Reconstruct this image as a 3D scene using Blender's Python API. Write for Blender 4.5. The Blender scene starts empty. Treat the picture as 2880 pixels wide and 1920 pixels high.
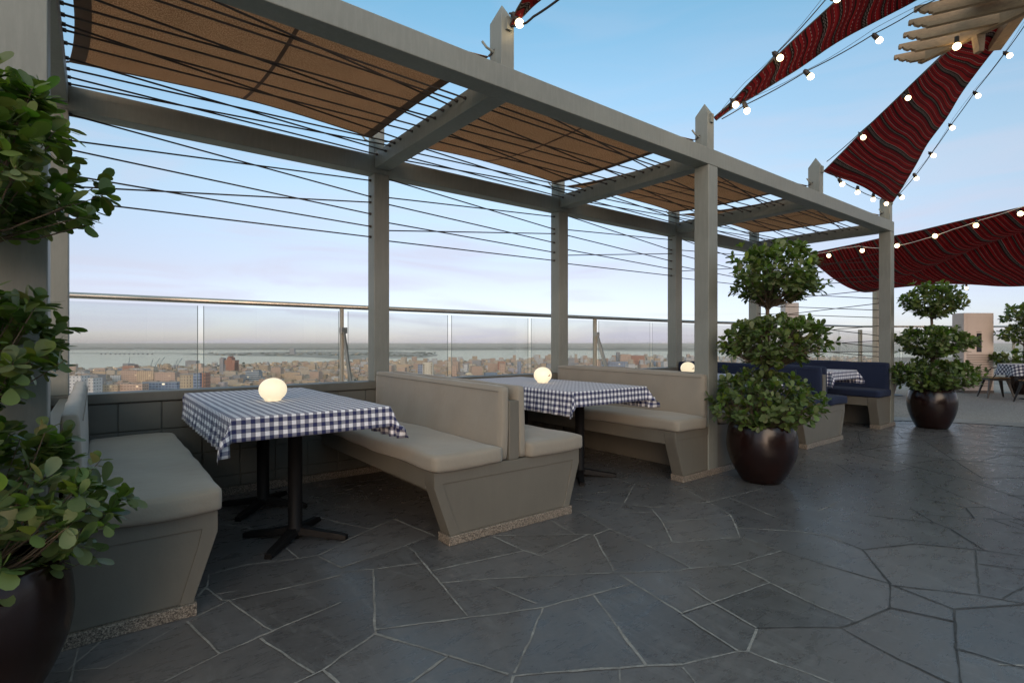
import bpy, bmesh, math, random
from mathutils import Vector, Matrix
from math import sin, cos, pi, radians as rad, hypot

# ------------------------------------------------------------------ camera, sky, sun, exposure
scn = bpy.context.scene
A1 = 0.9087                                   # heading of the lens, measured from +X (the long side of the pergola)
FW = (cos(A1), sin(A1)); RT = (sin(A1), -cos(A1))
cam_d = bpy.data.cameras.new('camera'); cam = bpy.data.objects.new('camera', cam_d)
scn.collection.objects.link(cam); scn.camera = cam
cam.location = (0, 0, 1.2); cam.rotation_euler = (pi/2, 0, A1 - pi/2)
cam_d.sensor_width = 36; cam_d.lens = 18.7725; cam_d.shift_y = 5.5/2880
cam_d.clip_start = 0.05; cam_d.clip_end = 200000
SUN_EL, SUN_AZ = rad(12), rad(-128)             # azimuth measured from +X, counter-clockwise
world = bpy.data.worlds.new('World'); scn.world = world; world.use_nodes = True
wn = world.node_tree; wn.nodes.clear()
def wnode(t, **k):
    n = wn.nodes.new(t)
    for a, b in k.items(): setattr(n, a, b)
    return n
w_out = wnode('ShaderNodeOutputWorld'); w_bg = wnode('ShaderNodeBackground')
w_sky = wnode('ShaderNodeTexSky', sky_type='NISHITA', sun_disc=False, sun_elevation=SUN_EL,
              sun_rotation=pi/2 - SUN_AZ, altitude=150, air_density=1.0, dust_density=0.6, ozone_density=2.2)
w_bg.inputs['Strength'].default_value = 0.10
# thin cirrus and the pale band of dusk above the horizon
w_tc = wnode('ShaderNodeTexCoord'); w_sep = wnode('ShaderNodeSeparateXYZ')
w_ramp = wnode('ShaderNodeValToRGB'); w_mul = wnode('ShaderNodeMix', data_type='RGBA', blend_type='MULTIPLY')
w_mul.inputs[0].default_value = 1.0
w_map = wnode('ShaderNodeMapping'); w_map.inputs['Scale'].default_value = (1.2, 1.2, 9)
w_noi = wnode('ShaderNodeTexNoise'); w_noi.inputs['Scale'].default_value = 2.2; w_noi.inputs['Detail'].default_value = 7; w_noi.inputs['Distortion'].default_value = 1.1
w_cr = wnode('ShaderNodeValToRGB'); w_cr.color_ramp.elements[0].position = .44; w_cr.color_ramp.elements[1].position = .70
w_cr.color_ramp.elements[1].color = (.85, .85, .85, 1)
w_fade = wnode('ShaderNodeValToRGB')
e = w_fade.color_ramp.elements; e[0].color = (1, 1, 1, 1); e[0].position = .0; e[1].color = (.12, .12, .12, 1); e[1].position = .42
w_mm = wnode('ShaderNodeMath', operation='MULTIPLY')
w_cl = wnode('ShaderNodeMix', data_type='RGBA', blend_type='MIX'); w_cl.inputs[7].default_value = (1.62, 1.60, 1.92, 1)
L = wn.links.new
L(w_tc.outputs['Generated'], w_sep.inputs[0]); L(w_sep.outputs['Z'], w_ramp.inputs[0]); L(w_sep.outputs['Z'], w_fade.inputs[0])
L(w_sky.outputs[0], w_mul.inputs[6]); L(w_ramp.outputs[0], w_mul.inputs[7])
L(w_tc.outputs['Generated'], w_map.inputs[0]); L(w_map.outputs[0], w_noi.inputs[0]); L(w_noi.outputs[0], w_cr.inputs[0])
L(w_cr.outputs[0], w_mm.inputs[0]); L(w_fade.outputs[0], w_mm.inputs[1]); L(w_mm.outputs[0], w_cl.inputs[0])
L(w_mul.outputs[2], w_cl.inputs[6]); L(w_cl.outputs[2], w_bg.inputs[0]); L(w_bg.outputs[0], w_out.inputs[0])
els = w_ramp.color_ramp.elements
SKY = [(0.0, (.36, .37, .58)), (.035, (.385, .375, .54)), (.122, (.49, .365, .39)), (.26, (.70, .56, .48)), (.42, (.71, .69, .59)), (.545, (.56, .71, .62)), (.66, (1.1, 1.05, .8)), (.80, (3.0, 1.95, 1.1)), (1.0, (3.7, 2.3, 1.2))]
while len(els) > 1: els.remove(els[-1])
for i, (p, c) in enumerate(SKY):
    q = els[0] if i == 0 else els.new(p)
    q.position = p; q.color = (*c, 1)
sun_d = bpy.data.lights.new('sun', 'SUN'); sun = bpy.data.objects.new('sun', sun_d); scn.collection.objects.link(sun)
sun_d.energy = 0.3; sun_d.angle = rad(40); sun_d.color = (1, .74, .52)
sun.rotation_euler = (pi/2 - SUN_EL, 0, SUN_AZ + pi/2)
sun['label'] = 'low warm light'
scn.view_settings.view_transform = 'Standard'; scn.view_settings.look = 'None'
scn.view_settings.exposure = 2.1; scn.view_settings.gamma = 1.0

# ------------------------------------------------------------------ helpers
COL = scn.collection
def link(o): COL.objects.link(o); return o
def empty(name, loc=(0, 0, 0), rz=0):
    o = bpy.data.objects.new(name, None); o.location = loc; o.rotation_euler = (0, 0, rz); o.empty_display_size = .1
    return link(o)
def tag(o, label=None, cat=None, group=None, kind=None):
    if label: o['label'] = label
    if cat: o['category'] = cat
    if group: o['group'] = group
    if kind: o['kind'] = kind
    return o
class MB:
    def __init__(s): s.v = []; s.f = []; s.uv = []; s.mi = []; s.col = []; s.hasuv = False; s.hascol = False
    def face(s, idx, uv=None, mi=0, col=None):
        s.f.append(tuple(idx)); s.uv.append(uv); s.mi.append(mi); s.col.append(col)
        if uv: s.hasuv = True
        if col: s.hascol = True
    def add(s, vs, fs, mi=0, M=None, uvs=None, col=None):
        b = len(s.v)
        s.v += [tuple(M @ Vector(p)) for p in vs] if M is not None else [tuple(p) for p in vs]
        for k, f in enumerate(fs): s.face([b+i for i in f], uvs[k] if uvs else None, mi, col)
        return s
    def box(s, x0, x1, y0, y1, z0, z1, mi=0, M=None, uvm=False, u0=0, v0=0, col=None):
        vs = [(x, y, z) for z in (z0, z1) for y in (y0, y1) for x in (x0, x1)]
        fs = [(0, 2, 3, 1), (4, 5, 7, 6), (0, 1, 5, 4), (2, 6, 7, 3), (0, 4, 6, 2), (1, 3, 7, 5)]
        uvs = None
        if uvm:
            W, D, H = x1-x0, y1-y0, z1-z0
            uvs = [[(0, 0)]*4, [(0, -9)]*4, [(u0, v0), (u0+W, v0), (u0+W, v0+H), (u0, v0+H)],
                   [(u0+W, v0), (u0+W, v0+H), (u0, v0+H), (u0, v0)][::1], [(u0+D, v0), (u0+D, v0+H), (u0, v0+H), (u0, v0)][::1], [(u0, v0), (u0+D, v0), (u0+D, v0+H), (u0, v0+H)]]
            uvs[3] = [(u0, v0), (u0, v0+H), (u0+W, v0+H), (u0+W, v0)]
            uvs[4] = [(u0, v0), (u0, v0+H), (u0+D, v0+H), (u0+D, v0)]
        return s.add(vs, fs, mi, M, uvs, col)
    def prism(s, poly, a, b, axis='y', mi=0, M=None, col=None):
        n = len(poly)
        def P(p, t): return {'y': (p[0], t, p[1]), 'x': (t, p[0], p[1]), 'z': (p[0], p[1], t)}[axis]
        vs = [P(p, a) for p in poly] + [P(p, b) for p in poly]
        fs = [tuple(range(n)), tuple(range(2*n-1, n-1, -1))] + [(i, i+n, (i+1) % n + n, (i+1) % n) for i in range(n)]
        if axis != 'y': fs = [f[::-1] for f in fs]
        return s.add(vs, fs, mi, M, None, col)
    def tube(s, pts, r, n=8, mi=0, caps=True, M=None, col=None):
        pts = [Vector(p) for p in pts]; rs = r if isinstance(r, (list, tuple)) else [r]*len(pts)
        vs = []; up = Vector((0, 0, 1)); prev = None
        for i, p in enumerate(pts):
            d = (pts[min(i+1, len(pts)-1)] - pts[max(i-1, 0)]).normalized()
            if prev is None:
                a = d.cross(up if abs(d.z) < .9 else Vector((1, 0, 0))).normalized()
            else: a = (prev - d*prev.dot(d)).normalized()
            prev = a; b = d.cross(a)
            vs += [p + (a*cos(2*pi*k/n) + b*sin(2*pi*k/n))*rs[i] for k in range(n)]
        fs = [(i*n+k, i*n+(k+1) % n, (i+1)*n+(k+1) % n, (i+1)*n+k) for i in range(len(pts)-1) for k in range(n)]
        if caps: fs += [tuple(range(n-1, -1, -1)), tuple((len(pts)-1)*n+k for k in range(n))]
        return s.add(vs, fs, mi, M, None, col)
    def lathe(s, prof, n=32, cx=0, cy=0, mi=0, M=None, col=None, z0=0):
        vs = []; fs = []; m = len(prof)
        for (r, z) in prof: vs += [(cx+r*cos(2*pi*k/n), cy+r*sin(2*pi*k/n), z+z0) for k in range(n)]
        for i in range(m-1):
            for k in range(n): fs.append((i*n+k, i*n+(k+1) % n, (i+1)*n+(k+1) % n, (i+1)*n+k))
        return s.add(vs, fs, mi, M, None, col)
    def grid(s, fn, nu, nv, mi=0, uvf=None, M=None):
        vs = [fn(i/nu, j/nv) for j in range(nv+1) for i in range(nu+1)]
        fs = []; uvs = [] if uvf else None
        for j in range(nv):
            for i in range(nu):
                fs.append((j*(nu+1)+i, j*(nu+1)+i+1, (j+1)*(nu+1)+i+1, (j+1)*(nu+1)+i))
                if uvf: uvs.append([uvf(i/nu, j/nv), uvf((i+1)/nu, j/nv), uvf((i+1)/nu, (j+1)/nv), uvf(i/nu, (j+1)/nv)])
        return s.add(vs, fs, mi, M, uvs)
    def build(s, name, mats, parent=None, smooth=False, bevel=0, seg=2, solid=0, auto=None, loc=None):
        me = bpy.data.meshes.new(name); me.from_pydata(s.v, [], s.f)
        if not isinstance(mats, (list, tuple)): mats = [mats]
        for m in mats: me.materials.append(m)
        if len(mats) > 1: me.polygons.foreach_set('material_index', s.mi)
        if s.hasuv:
            l = me.uv_layers.new(name='UVMap'); d = []
            for f, u in zip(s.f, s.uv):
                for k in range(len(f)): d += list(u[k]) if u else [0, 0]
            l.data.foreach_set('uv', d)
        if s.hascol:
            ca = me.color_attributes.new('tint', 'FLOAT_COLOR', 'CORNER'); d = []
            for f, c in zip(s.f, s.col):
                for k in range(len(f)): d += [*(c or (1, 1, 1)), 1]
            ca.data.foreach_set('color', d)
        if smooth: me.polygons.foreach_set('use_smooth', [True]*len(s.f))
        me.update()
        o = link(bpy.data.objects.new(name, me))
        if parent: o.parent = parent
        if loc: o.location = loc
        if solid:
            m = o.modifiers.new('solid', 'SOLIDIFY'); m.thickness = solid; m.offset = 0
        if bevel:
            m = o.modifiers.new('bevel', 'BEVEL'); m.width = bevel; m.segments = seg; m.limit_method = 'ANGLE'; m.angle_limit = rad(40)
            if auto is None: auto = True
        if auto and not smooth:
            me.polygons.foreach_set('use_smooth', [True]*len(s.f))
            for e_ in me.edges: pass
            m = o.modifiers.new('wn', 'WEIGHTED_NORMAL')
        return o
def rbox(mb, x0, x1, y0, y1, z0, z1, r=.03, n=(10, 14, 6), puff=.01, wr=.0, seed=0, M=None, flare=0):
    """soft upholstered block: rounded box with puffed faces"""
    c = Vector(((x0+x1)/2, (y0+y1)/2, (z0+z1)/2)); h = Vector(((x1-x0)/2, (y1-y0)/2, (z1-z0)/2))
    rnd = random.Random(seed); ph = [rnd.uniform(0, 6.28) for _ in range(6)]
    b = bmesh.new(); cache = {}
    def V(i, j, k):
        key = (i, j, k)
        if key in cache: return cache[key]
        p = Vector((i/n[0]*2-1, j/n[1]*2-1, k/n[2]*2-1))
        q = []
        for a in range(3):                       # crowd samples near the rounded rim
            t = p[a]; q.append(t*h[a])
        q = Vector(q); inn = Vector([max(-(h[a]-r), min(h[a]-r, q[a])) for a in range(3)])
        d = q - inn
        if d.length > 1e-9: q = inn + d.normalized()*r
        q = Vector(q)
        u = [1 - (q[a]/h[a])**2 for a in range(3)]
        for a in range(3):
            o1, o2 = (a+1) % 3, (a+2) % 3
            if abs(p[a]) > .999: q[a] += (1 if p[a] > 0 else -1)*puff*(max(u[o1], 0)*max(u[o2], 0))**.5
        if wr:
            q += Vector((sin(q.y*17+ph[0]+q.z*9), sin(q.x*15+ph[1]+q.z*11), sin(q.x*13+q.y*11+ph[2])))*wr*.5
            q.z += wr*sin(q.x*6+ph[3])*sin(q.y*5+ph[4])
        cache[key] = len(vs); vs.append(tuple(c+q)); return cache[key]
    vs = []; fs = []
    N = n
    for a, (o1, o2) in enumerate(((1, 2), (2, 0), (0, 1))):
        for side in (0, N[a]):
            for i in range(N[o1]):
                for j in range(N[o2]):
                    quad = []
                    for (di, dj) in ((0, 0), (1, 0), (1, 1), (0, 1)):
                        k = [0, 0, 0]; k[a] = side; k[o1] = i+di; k[o2] = j+dj; quad.append(V(*k))
                    fs.append(tuple(quad if side else quad[::-1]))
    b.free()
    return mb.add(vs, fs, 0, M)

# ------------------------------------------------------------------ materials
class NT:
    def __init__(s, name):
        s.m = bpy.data.materials.new(name); s.m.use_nodes = True; s.t = s.m.node_tree; s.t.nodes.clear()
        s.out = s.n('ShaderNodeOutputMaterial'); s.p = s.n('ShaderNodeBsdfPrincipled'); s.l(s.p.outputs[0], s.out.inputs[0])
    def n(s, t, **k):
        x = s.t.nodes.new(t)
        for a, b in k.items(): setattr(x, a, b)
        return x
    def l(s, a, b): s.t.links.new(a, b)
    def set(s, **k):
        for a, b in k.items(): s.p.inputs[a.replace('_', ' ')].default_value = b
    def coord(s, which='Object', scale=(1, 1, 1)):
        c = s.n('ShaderNodeTexCoord'); m = s.n('ShaderNodeMapping'); m.inputs['Scale'].default_value = scale
        s.l(c.outputs[which], m.inputs[0]); return m.outputs[0]
    def noise(s, vec, scale, detail=4, rough=.55, dist=0):
        x = s.n('ShaderNodeTexNoise'); x.inputs['Scale'].default_value = scale; x.inputs['Detail'].default_value = detail
        x.inputs['Roughness'].default_value = rough; x.inputs['Distortion'].default_value = dist
        s.l(vec, x.inputs['Vector']); return x.outputs[0]
    def ramp(s, val, stops, interp='LINEAR'):
        x = s.n('ShaderNodeValToRGB'); e = x.color_ramp; e.interpolation = interp
        while len(e.elements) > 1: e.elements.remove(e.elements[-1])
        for i, (p, c) in enumerate(stops):
            q = e.elements[0] if i == 0 else e.elements.new(p)
            q.position = p; q.color = (*c, 1) if isinstance(c, (tuple, list)) else (c, c, c, 1)
        s.l(val, x.inputs[0]); return x.outputs[0]
    def math(s, op, a, b=None, c=None):
        x = s.n('ShaderNodeMath', operation=op)
        for i, q in enumerate((a, b, c)):
            if q is None: continue
            if hasattr(q, 'links'): s.l(q, x.inputs[i])
            else: x.inputs[i].default_value = q
        return x.outputs[0]
    def mix(s, f, a, b, mode='MIX'):
        x = s.n('ShaderNodeMix', data_type='RGBA', blend_type=mode)
        for i, q in ((0, f), (6, a), (7, b)):
            if hasattr(q, 'links'): s.l(q, x.inputs[i])
            else: x.inputs[i].default_value = q if i == 0 else (*q, 1)
        return x.outputs[2]
    def bump(s, hgt, strength=.3, dist=.01):
        x = s.n('ShaderNodeBump'); x.inputs['Strength'].default_value = strength; x.inputs['Distance'].default_value = dist
        s.l(hgt, x.inputs['Height']); s.l(x.outputs[0], s.p.inputs['Normal'])
    def color(s, c): s.l(c, s.p.inputs['Base Color'])
def simple(name, c, rough=.5, metal=0, var=.12, scale=6, bump=.0, bscale=60, emit=None, est=0, spec=.5):
    t = NT(name); v = t.coord(); n = t.noise(v, scale, 5)
    lo = tuple(x*(1-var) for x in c); hi = tuple(min(1, x*(1+var)) for x in c)
    t.color(t.ramp(n, [(.3, lo), (.7, hi)])); t.set(Roughness=rough, Metallic=metal)
    t.p.inputs['Specular IOR Level'].default_value = spec
    if bump: t.bump(t.noise(v, bscale, 4), bump, .004)
    if emit: t.p.inputs['Emission Color'].default_value = (*emit, 1); t.p.inputs['Emission Strength'].default_value = est
    return t.m
def paint(name, c, br=.5):
    t = NT(name); v = t.coord()
    big = t.noise(v, 1.7, 6, .6); brush = t.noise(t.coord(scale=(1, 1, .12)), 40, 4, .7); fine = t.noise(v, 90, 3)
    col = t.ramp(big, [(.3, tuple(x*.86 for x in c)), (.7, tuple(x*1.1 for x in c))])
    col = t.mix(t.ramp(brush, [(.45, 0.0), (.75, br)]), col, tuple(x*1.28 for x in c))
    t.color(col); t.set(Roughness=.52); t.bump(fine, .12, .004); return t.m
M_paint = paint('pergola paint', (.215, .225, .20))
M_bench = paint('bench paint', (.155, .143, .117), .15)
M_wall = paint('parapet paint', (.13, .125, .105), .2)
def fabric(name, c, wv=900, var=.08, rough=.9, sheen=.25):
    t = NT(name); v = t.coord()
    n = t.noise(v, 3, 5); w = t.noise(v, wv*.4, 2)
    col = t.ramp(n, [(.3, tuple(x*(1-var) for x in c)), (.7, tuple(x*(1+var) for x in c))])
    t.color(t.mix(t.ramp(w, [(.4, 0.0), (.7, .25)]), col, tuple(x*.78 for x in c)))
    t.set(Roughness=rough); t.p.inputs['Sheen Weight'].default_value = sheen; t.p.inputs['Sheen Roughness'].default_value = .5
    t.bump(t.noise(v, 9, 4), .25, .02); return t.m
M_taupe = fabric('taupe upholstery', (.288, .257, .208))
M_blue = fabric('navy upholstery', (.006, .014, .045), sheen=.02)
M_linen = fabric('linen', (.50, .46, .38))
def granite():
    t = NT('speckled granite'); v = t.coord()
    t.color(t.ramp(t.noise(v, 130, 3, .8), [(.38, (.03, .025, .02)), (.5, (.19, .155, .12)), (.64, (.44, .38, .31))])); t.set(Roughness=.4); return t.m
M_granite = granite()
M_black = simple('black cast iron', (.008, .007, .007), .6, 0, .2, bump=.1, spec=.25)
M_rope = simple('dark cable', (.055, .043, .036), .7)
M_steel = simple('brushed steel', (.46, .43, .38), .34, 1, .06)
M_pole = simple('cream pole paint', (.42, .38, .30), .5)
M_cord = simple('black rubber cord', (.015, .014, .014), .6)
M_socket = simple('black bulb socket', (.03, .022, .018), .55)
def glass():
    t = NT('railing glass'); t.t.nodes.remove(t.p)
    tr = t.n('ShaderNodeBsdfTransparent'); tr.inputs[0].default_value = (.80, .815, .835, 1)
    gl = t.n('ShaderNodeBsdfGlossy'); gl.inputs['Roughness'].default_value = .01; gl.inputs[0].default_value = (.9, .9, .9, 1)
    lw = t.n('ShaderNodeFresnel'); lw.inputs[0].default_value = 1.45
    mx = t.n('ShaderNodeMixShader'); t.l(t.math('MULTIPLY', lw.outputs[0], 1.2), mx.inputs[0]); t.l(tr.outputs[0], mx.inputs[1]); t.l(gl.outputs[0], mx.inputs[2])
    t.l(mx.outputs[0], t.out.inputs[0]); return t.m
M_glass = glass()
def gingham(name, navy, white, p=.044):
    t = NT(name); uv = t.n('ShaderNodeUVMap'); sp = t.n('ShaderNodeSeparateXYZ'); t.l(uv.outputs[0], sp.inputs[0])
    def st(o): return t.math('LESS_THAN', t.math('FRACT', t.math('DIVIDE', o, p)), .5)
    a, b = st(sp.outputs[0]), st(sp.outputs[1])
    sm = t.math('MULTIPLY', t.math('ADD', a, b), .5)
    mid = tuple(.22*w+.78*n_*1.0+.05 for w, n_ in zip(white, navy))
    col = t.ramp(sm, [(0.0, white), (.3, mid), (.8, navy)], 'CONSTANT')
    n = t.noise(uv.outputs[0], 260, 2)
    t.color(t.mix(t.ramp(n, [(.4, 0.0), (.8, .12)]), col, (.3, .3, .34))); t.set(Roughness=.85)
    t.p.inputs['Sheen Weight'].default_value = .2; return t.m
M_cloth = gingham('blue gingham cotton', (.007, .013, .085), (.86, .86, .90))
def shade():
    t = NT('brown shade net'); v = t.coord('UV', (1, 1, 1))
    n = t.noise(v, 5, 5); w = t.noise(t.coord('UV', (1, .45, 1)), 150, 2, .9)
    col = t.mix(t.ramp(w, [(.40, 0.0), (.66, 1.0)]), t.ramp(n, [(.3, (.34, .185, .10)), (.7, (.44, .25, .145))]), (.80, .60, .42))
    t.color(col); t.set(Roughness=.95)
    tl = t.n('ShaderNodeBsdfTranslucent'); t.l(col, tl.inputs[0]); mx = t.n('ShaderNodeMixShader'); mx.inputs[0].default_value = .62
    t.l(t.p.outputs[0], mx.inputs[1]); t.l(tl.outputs[0], mx.inputs[2]); t.l(mx.outputs[0], t.out.inputs[0])
    t.bump(w, .3, .004); return t.m
M_shade = shade()
M_hem = simple('dark shade hem', (.16, .092, .06), .95)
def kilim():
    t = NT('striped red sadu weave'); uv = t.n('ShaderNodeUVMap'); sp = t.n('ShaderNodeSeparateXYZ'); t.l(uv.outputs[0], sp.inputs[0])
    x, y = sp.outputs[0], sp.outputs[1]
    wob = t.math('MULTIPLY', t.math('SUBTRACT', t.noise(uv.outputs[0], 2, 2), .5), .012)
    f = t.math('FRACT', t.math('DIVIDE', t.math('ADD', y, wob), .50))
    R, R2, K, G, W_ = (.25, .016, .027), (.40, .028, .035), (.026, .020, .019), (.27, .24, .22), (.55, .47, .42)
    st = [(0, R2), (.07, W_), (.082, R), (.14, K), (.15, R2), (.20, W_), (.21, R), (.285, K), (.30, K), (.315, G), (.365, K), (.385, W_), (.40, R2), (.47, K), (.485, R), (.54, W_), (.55, R2), (.60, R), (.64, K), (.66, G), (.685, K), (.71, R2), (.76, W_), (.77, R), (.83, K), (.845, R2), (.90, W_), (.91, R), (.96, K)]
    col = t.ramp(f, st, 'CONSTANT')
    dots = t.math('GREATER_THAN', t.math('SINE', t.math('ADD', t.math('MULTIPLY', x, 190), t.math('MULTIPLY', t.math('SINE', t.math('MULTIPLY', y, 300)), 2.2))), .0)
    pale = t.ramp(f, [(0, 0.0), (.07, 1.0), (.082, 0.0), (.20, 1.0), (.21, 0.0), (.315, 1.0), (.365, 0.0), (.385, .8), (.40, 0.0), (.54, 1.0), (.55, 0.0), (.66, 1.0), (.685, 0.0), (.76, .8), (.77, 0.0), (.9, 1.0), (.91, 0.0)], 'CONSTANT')
    col = t.mix(t.math('MULTIPLY', dots, pale), col, (.03, .02, .018))
    col = t.mix(t.ramp(t.noise(uv.outputs[0], 6, 4), [(.35, 0.0), (.75, .4)]), col, (.09, .02, .015))
    t.color(col); t.set(Roughness=.95)
    tl = t.n('ShaderNodeBsdfTranslucent'); t.l(col, tl.inputs[0]); mx = t.n('ShaderNodeMixShader'); mx.inputs[0].default_value = .75
    t.l(t.p.outputs[0], mx.inputs[1]); t.l(tl.outputs[0], mx.inputs[2]); t.l(mx.outputs[0], t.out.inputs[0])
    t.bump(t.noise(uv.outputs[0], 120, 3), .4, .004); return t.m
M_kilim = kilim()
def slate():
    t = NT('slate flagstones'); v = t.coord()
    n1 = t.noise(v, .8, 6, .6); n2 = t.noise(t.coord(scale=(1, 2.2, 1)), 7, 8, .7, .5); n3 = t.noise(v, 60, 4, .7)
    at = t.n('ShaderNodeAttribute', attribute_name='tint')
    c = t.ramp(n2, [(.25, (.078, .074, .075)), (.5, (.104, .099, .100)), (.8, (.150, .142, .139))])
    c = t.mix(t.ramp(n1, [(.38, 0.0), (.62, .3)]), c, (.145, .128, .112))
    c = t.mix(1.0, c, at.outputs['Color'], 'MULTIPLY')
    vein = t.noise(t.coord(scale=(1.6, .35, 1)), 3.0, 9, .72, 1.6)
    c = t.mix(t.ramp(vein, [(.55, 0.0), (.60, .30), (.64, 0.0)]), c, (.20, .195, .19))
    t.color(t.mix(t.ramp(n3, [(.45, 0.0), (.8, .30)]), c, (.20, .20, .20)))
    t.l(t.ramp(n2, [(.3, .22), (.75, .40)]), t.p.inputs['Roughness'])
    t.bump(t.noise(v, 3.5, 5, .55), .035, .004); return t.m
M_slate = slate()
def grout(name, a, b):
    t = NT(name); v = t.coord(); t.color(t.mix(t.ramp(t.noise(v, 2.6, 5, .7), [(.46, 0.0), (.68, .8)]), t.ramp(t.noise(v, 30, 6, .7), [(.3, a), (.7, b)]), (.095, .09, .086))); t.set(Roughness=.75); t.bump(t.noise(v, 90), .4, .003); return t.m
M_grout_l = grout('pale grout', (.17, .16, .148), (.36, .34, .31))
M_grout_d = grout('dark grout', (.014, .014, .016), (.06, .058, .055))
def carpet():
    t = NT('mottled gravel carpet'); v = t.coord()
    t.color(t.ramp(t.noise(v, 55, 5, .8), [(.35, (.12, .11, .10)), (.5, (.27, .245, .22)), (.66, (.52, .48, .43))])); t.set(Roughness=.95); t.bump(t.noise(v, 90, 3), .6, .01); return t.m
M_carpet = carpet()
def potglaze():
    t = NT('dark brown pot glaze'); v = t.coord()
    t.color(t.ramp(t.noise(v, 5, 6, .65), [(.3, (.008, .0035, .003)), (.7, (.022, .009, .007))])); t.set(Roughness=.20); t.p.inputs['Specular IOR Level'].default_value = .4
    t.p.inputs['Coat Weight'].default_value = .0; t.p.inputs['Coat Roughness'].default_value = .08
    t.bump(t.noise(v, 14, 4), .08, .01); return t.m
M_pot = potglaze()
M_soil = simple('potting soil', (.03, .02, .013), .95, 0, .3, 30, .6, 40)
M_bark = simple('grey brown bark', (.13, .092, .06), .85, 0, .3, 18, .5, 60)
def leafm():
    t = NT('ficus leaf'); at = t.n('ShaderNodeAttribute', attribute_name='tint')
    gm = t.n('ShaderNodeNewGeometry')
    col = t.mix(t.math('MULTIPLY', gm.outputs['Backfacing'], .55), at.outputs['Color'], (.13, .16, .075))
    t.color(col); t.set(Roughness=.42); t.p.inputs['Specular IOR Level'].default_value = .35
    tl = t.n('ShaderNodeBsdfTranslucent'); t.l(t.mix(1.0, col, (1.0, 1.25, .35), 'MULTIPLY'), tl.inputs[0]); mx = t.n('ShaderNodeMixShader'); mx.inputs[0].default_value = .30
    t.l(t.p.outputs[0], mx.inputs[1]); t.l(tl.outputs[0], mx.inputs[2]); t.l(mx.outputs[0], t.out.inputs[0]); return t.m
M_leaf = leafm()
def wood(name, c):
    t = NT(name); n = t.noise(t.coord(scale=(1, 1, 1)), 2.5, 4); g = t.noise(t.coord(scale=(18, 1.2, 18)), 3, 6, .7)
    col = t.ramp(g, [(.3, tuple(x*.72 for x in c)), (.7, tuple(x*1.15 for x in c))])
    t.color(t.mix(t.ramp(n, [(.35, 0.0), (.7, .4)]), col, tuple(x*.7 for x in c))); t.set(Roughness=.75); t.bump(g, .3, .004); return t.m
M_wood = wood('weathered gazebo timber', (.40, .275, .165))
M_seatwood = wood('ash seat', (.45, .27, .13))
M_gun = simple('gunmetal chair steel', (.035, .032, .03), .45, .6)
EM = 1.0
M_bulb = simple('lit bulb', (1, .9, .7), .4, emit=(1.0, .72, .36), est=2.6*EM)
M_lamp = simple('glowing lamp globe', (.9, .85, .7), .4, var=.02, emit=(1.0, .80, .48), est=.17*EM)
M_ac = simple('beige cabinet steel', (.62, .53, .47), .45, 0, .03)
M_acw = simple('pale cabinet side', (.72, .72, .70), .5, 0, .03)
M_panel = simple('black display', (.01, .008, .012), .2)
M_mark = simple('grey printed marks', (.12, .10, .10), .5)
M_slat = simple('cabinet louvre shadow gap', (.13, .10, .085), .7)

# measured outlines, in metres
SAIL_A=[[(4.492,2.736,3.275),(4.508,2.724,3.249)],[(4.589,2.61,3.411),(4.613,2.617,3.355)],[(4.694,2.465,3.591),(4.744,2.515,3.446)],[(4.821,2.302,3.783),(4.912,2.384,3.58)],[(4.934,2.138,3.958),(5.092,2.244,3.72)],[(5.088,1.93,4.18),(5.298,2.083,3.903)],[(5.21,1.771,4.353),(5.457,1.959,4.024)],[(5.295,1.578,4.513),(5.689,1.779,4.177)],[(5.432,1.345,4.732),(5.949,1.576,4.35)],[(5.624,1.068,4.967),(6.306,1.297,4.611)]]
SAIL_B=[[(6.836,2.735,3.243),(9.155,2.728,3.249)],[(6.95,2.57,3.455),(9.035,2.594,3.379)],[(7.079,2.407,3.674),(8.96,2.398,3.666)],[(7.286,2.207,3.956),(8.843,2.236,3.887)],[(7.501,2.014,4.241),(8.788,2.025,4.139)],[(7.592,1.88,4.4),(8.698,1.842,4.39)],[(7.668,1.757,4.541),(8.519,1.601,4.6)],[(7.77,1.614,4.695),(8.522,1.472,4.761)],[(7.88,1.466,4.858),(8.403,1.311,4.897)]]
SAIL_C=[[(11.148,4.75,2.975),(11.856,4.959,3.016)],[(11.145,4.499,2.997),(14.672,4.793,2.525)],[(11.189,3.957,3.048),(14.053,4.134,2.622)],[(11.095,3.524,3.076),(13.464,3.452,2.72)],[(10.947,3.005,3.081),(13.02,2.784,2.881)],[(10.85,2.32,3.144),(12.825,2.048,3.133)],[(10.831,1.574,3.217),(12.856,1.263,3.366)],[(10.806,0.959,3.272),(13.146,0.657,3.579)]]
SAIL_E=[[(14.672,4.793,2.525),(15.255,4.845,2.532)],[(14.053,4.134,2.622),(15.912,4.08,2.633)],[(13.464,3.452,2.72),(16.345,3.362,2.6)],[(13.02,2.784,2.881),(16.74,2.674,2.517)],[(12.825,2.048,3.133),(17.288,1.866,2.533)],[(12.856,1.263,3.366),(18.343,0.917,2.482)],[(13.146,0.657,3.579),(19.414,0.082,2.482)]]
SAIL_D=[[(2.109,2.743,3.231),(2.116,2.737,3.226)],[(2.103,2.697,3.262),(2.129,2.702,3.251)],[(2.101,2.648,3.303),(2.162,2.651,3.296)],[(2.096,2.588,3.33),(2.194,2.601,3.341)],[(2.094,2.527,3.363),(2.212,2.536,3.362)],[(2.052,2.331,3.441),(2.253,2.301,3.406)]]
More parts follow.
